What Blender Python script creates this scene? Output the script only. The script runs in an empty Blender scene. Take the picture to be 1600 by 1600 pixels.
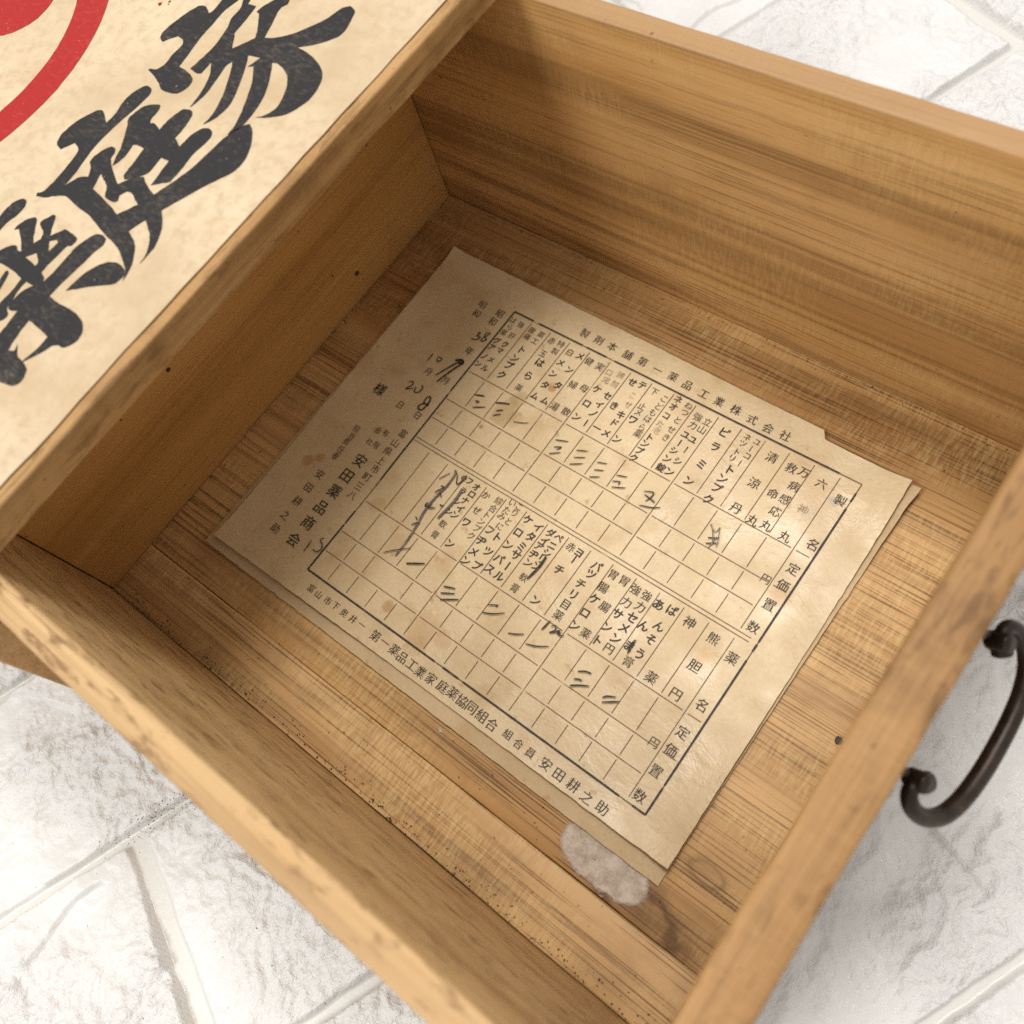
import bpy, bmesh, math, random
import numpy as np
from mathutils import Vector, Matrix, noise as mnoise, geometry as mgeo

scene = bpy.context.scene
C = scene.collection
S = 0.18                      # metres per design unit (1 unit = inner width of the drawer)

# ---------------------------------------------------------------- camera
cam_d = bpy.data.cameras.new('camera')
cam = bpy.data.objects.new('camera', cam_d)
C.objects.link(cam)
cam_d.sensor_width = 36.0
cam_d.lens = 36.0 * 1447.37 / 1600.0
cam.location = (1.1618 * S, 0.1713 * S, 1.3749 * S)
cam.rotation_euler = (0.4287, 0.2143, 0.6467)
cam_d.clip_start = 0.005
cam_d.clip_end = 60.0
cam_d.dof.use_dof = True
cam_d.dof.focus_distance = 0.260
cam_d.dof.aperture_fstop = 14.0
scene.camera = cam

# ---------------------------------------------------------------- world and lamps (indoor light)
w = bpy.data.worlds.new('World')
scene.world = w
w.use_nodes = True
bg = w.node_tree.nodes['Background']
bg.inputs['Color'].default_value = (1.0, 0.955, 0.885, 1)
bg.inputs['Strength'].default_value = 0.82


def area(name, direction, dist, size, power, col):
    d = bpy.data.lights.new(name, 'AREA')
    d.shape = 'DISK'
    d.size = size
    d.energy = power
    d.color = col
    o = bpy.data.objects.new(name, d)
    C.objects.link(o)
    tgt = Vector((0.7 * S, 0.5 * S, 0.2 * S))
    v = Vector(direction).normalized()
    o.location = tgt + v * dist
    o.rotation_euler = v.to_track_quat('Z', 'Y').to_euler()
    return o


area('ceiling_lamp', (-0.11, 0.29, 1.0), 1.8, 0.55, 17.3, (1.0, 0.97, 0.93))
area('window_light', (-0.32, -0.72, 1.0), 2.0, 0.70, 20.0, (1.0, 0.98, 0.955))

scene.view_settings.view_transform = 'Standard'
scene.view_settings.look = 'None'
scene.view_settings.exposure = 0.0
scene.view_settings.gamma = 1.0
scene.view_settings.use_curve_mapping = False
scene.render.engine = 'CYCLES'
scene.cycles.max_bounces = 8
scene.cycles.diffuse_bounces = 5
scene.cycles.use_denoising = False

# ---- lettering and marks, in the plane of the sheet or the lid (design units)
GLYPHS = [
 ('p',0.019,'昭和昭和年',[[0.2364,0.8112],[0.2377,0.79],[0.2785,0.8105],[0.2768,0.7903],[0.2784,0.7173]]),
 ('p',0.0175,'月月日日',[[0.2365,0.6443],[0.2778,0.6452],[0.2357,0.5625],[0.2785,0.5619]]),
 ('h',0.026,'様',[[0.1797,0.569]]),
 ('p',0.0185,'富山県上市町三八',[[0.2786,0.5199],[0.278,0.4983],[0.2763,0.4784],[0.2773,0.4579],[0.2792,0.4393],[0.2759,0.4187],[0.2754,0.3977],[0.2757,0.3772]]),
 ('f',0.0145,'会有社限',[[0.233,0.5013],[0.2496,0.5041],[0.2336,0.4757],[0.2498,0.4762]]),
 ('f',0.0155,'担当責任者',[[0.1943,0.4833],[0.1962,0.4674],[0.1953,0.4532],[0.1962,0.4357],[0.196,0.4209]]),
 ('h',0.0275,'安田薬品商会',[[0.2429,0.4375],[0.2414,0.4013],[0.2422,0.3667],[0.2419,0.3296],[0.2419,0.2953],[0.2405,0.2571]]),
 ('p',0.0195,'安田耕之助',[[0.1952,0.3769],[0.1952,0.346],[0.1953,0.3153],[0.1943,0.2832],[0.196,0.2544]]),
 ('p',0.0155,'富山市下奥井一',[[0.3309,0.2083],[0.3495,0.207],[0.3707,0.2077],[0.3884,0.2082],[0.4091,0.2078],[0.429,0.2079],[0.4488,0.2092]]),
 ('p',0.0205,'第一薬品工業家庭薬協同組合',[[0.4805,0.2077],[0.501,0.2088],[0.5222,0.2076],[0.541,0.2051],[0.5619,0.205],[0.5812,0.204],[0.6024,0.2053],[0.6256,0.2063],[0.6453,0.2076],[0.6648,0.2065],[0.6843,0.2063],[0.7056,0.2059],[0.7266,0.2045]]),
 ('p',0.0165,'組合員',[[0.7554,0.207],[0.7772,0.2049],[0.7994,0.2042]]),
 ('p',0.0205,'安田耕之助',[[0.8283,0.205],[0.8528,0.2035],[0.8785,0.2038],[0.9042,0.2016],[0.9301,0.2026]]),
 ('p',0.0195,'製剤本舗第一薬品工業株式会社',[[0.4436,0.8504],[0.4738,0.8506],[0.5028,0.8504],[0.536,0.8494],[0.5663,0.8504],[0.5977,0.849],[0.6278,0.8505],[0.658,0.8479],[0.6906,0.8469],[0.7202,0.8468],[0.7519,0.847],[0.7838,0.8445],[0.8135,0.8432],[0.8438,0.8446]]),
 ('f',0.0145,'強肝はら薬',[[0.3287,0.8098],[0.3288,0.7815],[0.3102,0.8106],[0.3136,0.7957],[0.3102,0.7808]]),
 ('b',0.0145,'クマメルグアノン',[[0.3285,0.7612],[0.3286,0.7449],[0.3257,0.7223],[0.3268,0.702],[0.3099,0.7605],[0.3101,0.7441],[0.3094,0.7215],[0.3101,0.7031]]),
 ('f',0.0145,'薬工腹痛',[[0.375,0.81],[0.3734,0.7928],[0.3545,0.8095],[0.3547,0.7943]]),
 ('b',0.018,'トンプク',[[0.3643,0.7668],[0.3636,0.7456],[0.3629,0.729],[0.3628,0.7059]]),
 ('f',0.0155,'特製赤玉薬',[[0.4188,0.8106],[0.4186,0.7932],[0.4,0.8085],[0.4024,0.7785],[0.4067,0.6999]]),
 ('b',0.0185,'はら',[[0.4092,0.7604],[0.407,0.7284]]),
 ('f',0.0165,'白',[[0.4434,0.8045]]),
 ('b',0.0165,'メンタムメンタム',[[0.464,0.8067],[0.4642,0.7739],[0.4647,0.7382],[0.463,0.7016],[0.4419,0.7786],[0.4439,0.7524],[0.4439,0.7277],[0.4416,0.7006]]),
 ('p',0.0175,'実母散健婦湯',[[0.5071,0.8057],[0.5086,0.7552],[0.5083,0.7022],[0.4845,0.8055],[0.4872,0.752],[0.4846,0.7007]]),
 ('w',0.0145,'頭前口完',[[0.5487,0.8084],[0.5499,0.7892],[0.5279,0.8035],[0.5319,0.789]]),
 ('b',0.0165,'セイノーケロンせき一テキドメ',[[0.5521,0.764],[0.5501,0.7422],[0.5506,0.7229],[0.5506,0.7013],[0.5291,0.7653],[0.5303,0.733],[0.5305,0.7027],[0.5744,0.8073],[0.5734,0.7533],[0.5723,0.7032],[0.5924,0.8098],[0.5934,0.7443],[0.5932,0.7259],[0.5915,0.7026]]),
 ('w',0.014,'こせ',[[0.5893,0.7852],[0.5929,0.7667]]),
 ('f',0.0155,'下止メ',[[0.6169,0.8095],[0.615,0.776],[0.6161,0.7627]]),
 ('b',0.0175,'ワン',[[0.616,0.7455],[0.6143,0.7022]]),
 ('f',0.0155,'こどもはら薬',[[0.6394,0.8061],[0.6406,0.7896],[0.637,0.7747],[0.6372,0.7599],[0.6376,0.7421],[0.638,0.7286]]),
 ('b',0.0155,'ネオコ',[[0.6601,0.8168],[0.6607,0.8011],[0.6599,0.7805]]),
 ('w',0.0145,'た老',[[0.6597,0.7634],[0.6613,0.7496]]),
 ('b',0.0155,'トンプク',[[0.6599,0.733],[0.6588,0.7188],[0.6583,0.704],[0.6569,0.6876]]),
 ('f',0.0155,'ねつとせき',[[0.6817,0.8153],[0.6825,0.8009],[0.6809,0.783],[0.6814,0.7634],[0.6823,0.7462]]),
 ('f',0.0165,'立山強力',[[0.7243,0.805],[0.724,0.7881],[0.706,0.8049],[0.7068,0.7876]]),
 ('b',0.0155,'ユーシユーシン',[[0.7213,0.7648],[0.722,0.7436],[0.7222,0.7191],[0.7064,0.7665],[0.7066,0.7489],[0.7063,0.7322],[0.7051,0.7141]]),
 ('b',0.0165,'錠ン',[[0.7051,0.6957],[0.7214,0.6962]]),
 ('b',0.0185,'ピラミン',[[0.7587,0.8021],[0.7596,0.7718],[0.7573,0.7339],[0.7565,0.6982]]),
 ('p',0.0145,'ユーコーネツトリ',[[0.8117,0.8126],[0.8096,0.7972],[0.8112,0.783],[0.8083,0.7662],[0.7942,0.8126],[0.7936,0.799],[0.7947,0.7813],[0.793,0.7682]]),
 ('b',0.0185,'トンプク',[[0.8024,0.7487],[0.7995,0.729],[0.801,0.7111],[0.7991,0.6872]]),
 ('p',0.0205,'清涼丹',[[0.8458,0.8005],[0.8455,0.7477],[0.8441,0.6961]]),
 ('p',0.0195,'万病感応丸救命丸六丸',[[0.9008,0.8016],[0.9002,0.7739],[0.8997,0.7475],[0.8979,0.7223],[0.8982,0.6949],[0.8805,0.7992],[0.8793,0.7467],[0.8765,0.6919],[0.9331,0.7985],[0.9312,0.6936]]),
 ('w',0.018,'神',[[0.9309,0.7464]]),
 ('p',0.0205,'製名定価置数',[[0.9706,0.7877],[0.9719,0.7031],[0.9684,0.654],[0.9686,0.6239],[0.9678,0.5866],[0.9664,0.5442]]),
 ('f',0.0165,'円',[[0.9427,0.6187]]),
 ('b',0.0145,'フラシン',[[0.442,0.5087],[0.4433,0.4882],[0.4464,0.467],[0.4469,0.4453]]),
 ('b',0.0155,'オロナイン',[[0.4593,0.5066],[0.4607,0.4911],[0.458,0.476],[0.4599,0.4599],[0.4596,0.4455]]),
 ('f',0.0155,'軟膏',[[0.452,0.4219],[0.4524,0.3995]]),
 ('p',0.0165,'かぜ',[[0.4835,0.503],[0.4868,0.4726]]),
 ('b',0.018,'ワン',[[0.4845,0.4448],[0.485,0.4002]]),
 ('f',0.0155,'綜合トンプクいたみにこりと',[[0.5087,0.5059],[0.5087,0.4898],[0.5077,0.475],[0.5067,0.4603],[0.5076,0.4469],[0.5069,0.4306],[0.5312,0.5149],[0.5307,0.4995],[0.5298,0.4858],[0.5384,0.4696],[0.5452,0.515],[0.5451,0.5027],[0.5458,0.4845]]),
 ('b',0.0185,'フヂメントツプケロンパスイタミサール',[[0.528,0.4549],[0.5275,0.4323],[0.5283,0.4107],[0.5269,0.3907],[0.5478,0.4524],[0.5485,0.4234],[0.5486,0.3944],[0.5718,0.5042],[0.5716,0.4773],[0.5708,0.4502],[0.5724,0.4239],[0.5699,0.4006],[0.5942,0.5024],[0.5934,0.4826],[0.5916,0.4605],[0.5923,0.4437],[0.5921,0.421],[0.5909,0.3996]]),
 ('b',0.0165,'ダイアヂンペニシリン',[[0.6183,0.5053],[0.6178,0.4887],[0.6157,0.4756],[0.6165,0.4598],[0.6178,0.4435],[0.6344,0.5053],[0.6333,0.4884],[0.6336,0.4732],[0.6332,0.4604],[0.633,0.446]]),
 ('f',0.0165,'軟膏赤',[[0.6266,0.4197],[0.6252,0.3975],[0.6608,0.5029]]),
 ('b',0.0175,'ヨーチ',[[0.6774,0.5017],[0.6774,0.4883],[0.6674,0.4607]]),
 ('b',0.0185,'ンパツチリ',[[0.6662,0.3985],[0.7146,0.4986],[0.7144,0.4818],[0.7102,0.4599],[0.7109,0.4395]]),
 ('p',0.0185,'目薬胃腸胃腸薬',[[0.7101,0.4191],[0.7108,0.399],[0.7448,0.5002],[0.7434,0.4742],[0.7651,0.501],[0.7638,0.4496],[0.7635,0.3987]]),
 ('b',0.0185,'ケロンサントセメン',[[0.7431,0.4516],[0.7436,0.4246],[0.7422,0.3991],[0.7868,0.451],[0.7851,0.4247],[0.7861,0.3995],[0.8082,0.459],[0.8075,0.4385],[0.8066,0.4171]]),
 ('p',0.0185,'強力強力円膏',[[0.7877,0.4992],[0.7873,0.4742],[0.8075,0.5],[0.8089,0.4797],[0.8067,0.3982],[0.8422,0.398]]),
 ('b',0.0185,'あんまばんそう',[[0.8306,0.4979],[0.8302,0.4575],[0.8301,0.4194],[0.8529,0.5015],[0.85,0.4696],[0.8509,0.4455],[0.8496,0.4176]]),
 ('p',0.0205,'神薬熊胆円薬名定価置数',[[0.8842,0.4996],[0.884,0.3972],[0.9274,0.4977],[0.927,0.4468],[0.927,0.3961],[0.9655,0.4869],[0.9661,0.404],[0.9657,0.3555],[0.9651,0.3254],[0.9639,0.2885],[0.964,0.247]]),
 ('f',0.0175,'円',[[0.9396,0.3198]]),
]
STROKES = [
 ('k',0.0026,[[0.2667,0.7573],[0.2725,0.7587],[0.27,0.7507],[0.2773,0.7511],[0.2744,0.7431],[0.2647,0.7407]]),
 ('k',0.0026,[[0.2884,0.7678],[0.2824,0.7622],[0.2847,0.7563],[0.291,0.7526],[0.288,0.7462],[0.2828,0.747],[0.2846,0.755],[0.2894,0.7636],[0.2884,0.7678]]),
 ('k',0.0034,[[0.346,0.6485],[0.3632,0.6549]]),
 ('k',0.0026,[[0.3539,0.6384],[0.3607,0.6411],[0.3583,0.6356]]),
 ('k',0.0026,[[0.358,0.626],[0.3787,0.6379]]),
 ('k',0.0034,[[0.3893,0.654],[0.4003,0.6596],[0.413,0.6642]]),
 ('k',0.0026,[[0.3999,0.6416],[0.4103,0.6493]]),
 ('k',0.0026,[[0.4002,0.6313],[0.4115,0.6406]]),
 ('k',0.002,[[0.44,0.6399],[0.4543,0.6449],[0.4646,0.6508]]),
 ('k',0.0026,[[0.2209,0.6794],[0.2209,0.6604]]),
 ('k',0.0026,[[0.2345,0.6786],[0.2443,0.6781],[0.2415,0.6699],[0.2367,0.6715],[0.2345,0.6786]]),
 ('k',0.0034,[[0.2791,0.6926],[0.2696,0.6756],[0.2553,0.6443]]),
 ('k',0.0042,[[0.2856,0.6903],[0.276,0.6675],[0.266,0.634]]),
 ('k',0.006,[[0.2681,0.6877],[0.2781,0.6939],[0.2844,0.6904],[0.2782,0.6851]]),
 ('k',0.0026,[[0.2193,0.6077],[0.2259,0.6126],[0.2297,0.6066],[0.2237,0.5939],[0.2368,0.6024]]),
 ('k',0.0026,[[0.2388,0.6071],[0.2421,0.5973],[0.2508,0.6011],[0.2507,0.6126],[0.2449,0.614]]),
 ('k',0.0036,[[0.2847,0.5882],[0.2729,0.5884],[0.2713,0.5989],[0.2756,0.6036],[0.2805,0.5961],[0.2797,0.5774],[0.274,0.573],[0.2686,0.5767],[0.2726,0.5859],[0.284,0.589]]),
 ('k',0.0026,[[0.525,0.6482],[0.5462,0.6563]]),
 ('k',0.0026,[[0.5306,0.6358],[0.5418,0.6413],[0.5374,0.6334]]),
 ('k',0.0026,[[0.5309,0.6214],[0.5466,0.6324]]),
 ('k',0.0026,[[0.5675,0.6501],[0.5851,0.658]]),
 ('k',0.0026,[[0.5718,0.6369],[0.5885,0.646]]),
 ('k',0.0026,[[0.5722,0.6224],[0.5916,0.6346]]),
 ('k',0.0026,[[0.6107,0.6495],[0.6262,0.6552]]),
 ('k',0.0026,[[0.6141,0.6352],[0.6287,0.6422]]),
 ('k',0.0026,[[0.6148,0.6202],[0.6297,0.6291]]),
 ('k',0.0026,[[0.6515,0.6463],[0.6681,0.6522]]),
 ('k',0.0026,[[0.652,0.634],[0.6629,0.6389],[0.6635,0.6334]]),
 ('k',0.0026,[[0.657,0.6244],[0.677,0.6345]]),
 ('k',0.0026,[[0.7058,0.6455],[0.7197,0.651],[0.7214,0.6429],[0.7177,0.6318]]),
 ('k',0.0026,[[0.7098,0.6409],[0.7219,0.6393],[0.7316,0.6372]]),
 ('k',0.0026,[[0.7129,0.6209],[0.731,0.627],[0.744,0.6349]]),
 ('k',0.003,[[0.8347,0.6307],[0.8498,0.6385]]),
 ('k',0.003,[[0.8366,0.6207],[0.8531,0.631]]),
 ('g',0.0018,[[0.8266,0.6528],[0.8373,0.6403],[0.8463,0.6236]]),
 ('g',0.0018,[[0.8409,0.6553],[0.8474,0.6402],[0.8535,0.6234]]),
 ('g',0.0018,[[0.8439,0.6159],[0.8453,0.6389]]),
 ('g',0.0018,[[0.8255,0.6522],[0.839,0.6445],[0.8409,0.6553]]),
 ('k',0.002,[[0.3933,0.4834],[0.3994,0.4958],[0.4035,0.5032]]),
 ('g',0.0048,[[0.4085,0.5121],[0.4132,0.5012],[0.4137,0.4781],[0.4102,0.4527],[0.4098,0.4235],[0.414,0.4013],[0.4172,0.3805],[0.419,0.359],[0.4189,0.3327]]),
 ('k',0.0026,[[0.4085,0.5121],[0.4176,0.5057],[0.4246,0.4944],[0.4289,0.494],[0.4311,0.5012],[0.4327,0.508],[0.4333,0.5122],[0.428,0.5101],[0.428,0.5052],[0.4348,0.5053]]),
 ('k',0.0028,[[0.4047,0.4755],[0.4122,0.4762]]),
 ('k',0.0028,[[0.4032,0.46],[0.4066,0.467],[0.4127,0.4755]]),
 ('k',0.0028,[[0.4106,0.4645],[0.419,0.459]]),
 ('k',0.0028,[[0.4047,0.4396],[0.4038,0.4333],[0.4066,0.4312],[0.415,0.4392]]),
 ('k',0.0028,[[0.4096,0.4311],[0.416,0.4331],[0.4222,0.4378]]),
 ('k',0.0028,[[0.4254,0.4475],[0.4295,0.4461],[0.4318,0.4494]]),
 ('k',0.0028,[[0.4032,0.407],[0.4089,0.4038]]),
 ('k',0.0028,[[0.4065,0.3909],[0.411,0.3975],[0.4179,0.4014]]),
 ('g',0.0055,[[0.4415,0.4881],[0.4424,0.4819],[0.4431,0.4612],[0.4386,0.425]]),
 ('k',0.0022,[[0.3974,0.3257],[0.4113,0.3392],[0.4338,0.358]]),
 ('k',0.0038,[[0.4444,0.3321],[0.4719,0.3491]]),
 ('k',0.0032,[[0.5244,0.3356],[0.5434,0.3428]]),
 ('k',0.0032,[[0.5272,0.3239],[0.5481,0.3356]]),
 ('k',0.0032,[[0.5337,0.3147],[0.56,0.3314]]),
 ('k',0.0026,[[0.6061,0.3508],[0.62,0.3585],[0.6184,0.355]]),
 ('k',0.0026,[[0.6061,0.3358],[0.6209,0.3423],[0.6376,0.3547]]),
 ('k',0.0026,[[0.6618,0.3314],[0.6736,0.337],[0.6843,0.3441]]),
 ('k',0.0026,[[0.6956,0.3331],[0.7127,0.3398],[0.7286,0.35]]),
 ('k',0.003,[[0.706,0.3839],[0.7033,0.3651]]),
 ('k',0.003,[[0.7128,0.3781],[0.7182,0.3825],[0.7212,0.376],[0.7163,0.3686],[0.724,0.3745],[0.7274,0.3792],[0.7283,0.3731],[0.7306,0.3771],[0.7319,0.3729],[0.7381,0.3761]]),
 ('k',0.003,[[0.7883,0.3432],[0.7972,0.3492],[0.8076,0.3518]]),
 ('k',0.003,[[0.7899,0.3305],[0.7964,0.3341],[0.8018,0.3345]]),
 ('k',0.003,[[0.7907,0.3189],[0.8005,0.326],[0.8151,0.3342]]),
 ('k',0.003,[[0.8412,0.3314],[0.8471,0.3378],[0.8578,0.3431]]),
 ('k',0.003,[[0.8445,0.3254],[0.8552,0.333],[0.8653,0.3402]]),
 ('k',0.0022,[[0.2718,0.2732],[0.2735,0.2497]]),
 ('k',0.0026,[[0.289,0.2891],[0.2847,0.2829],[0.2933,0.2778],[0.2981,0.2704],[0.2936,0.2623],[0.2843,0.2617]]),
 ('k',0.0045,[[0.637,0.4673],[0.6379,0.4527],[0.6366,0.4376],[0.6337,0.4198]]),
 ('k',0.004,[[0.8332,0.4314],[0.8326,0.4228],[0.8348,0.4078]]),
]
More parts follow.
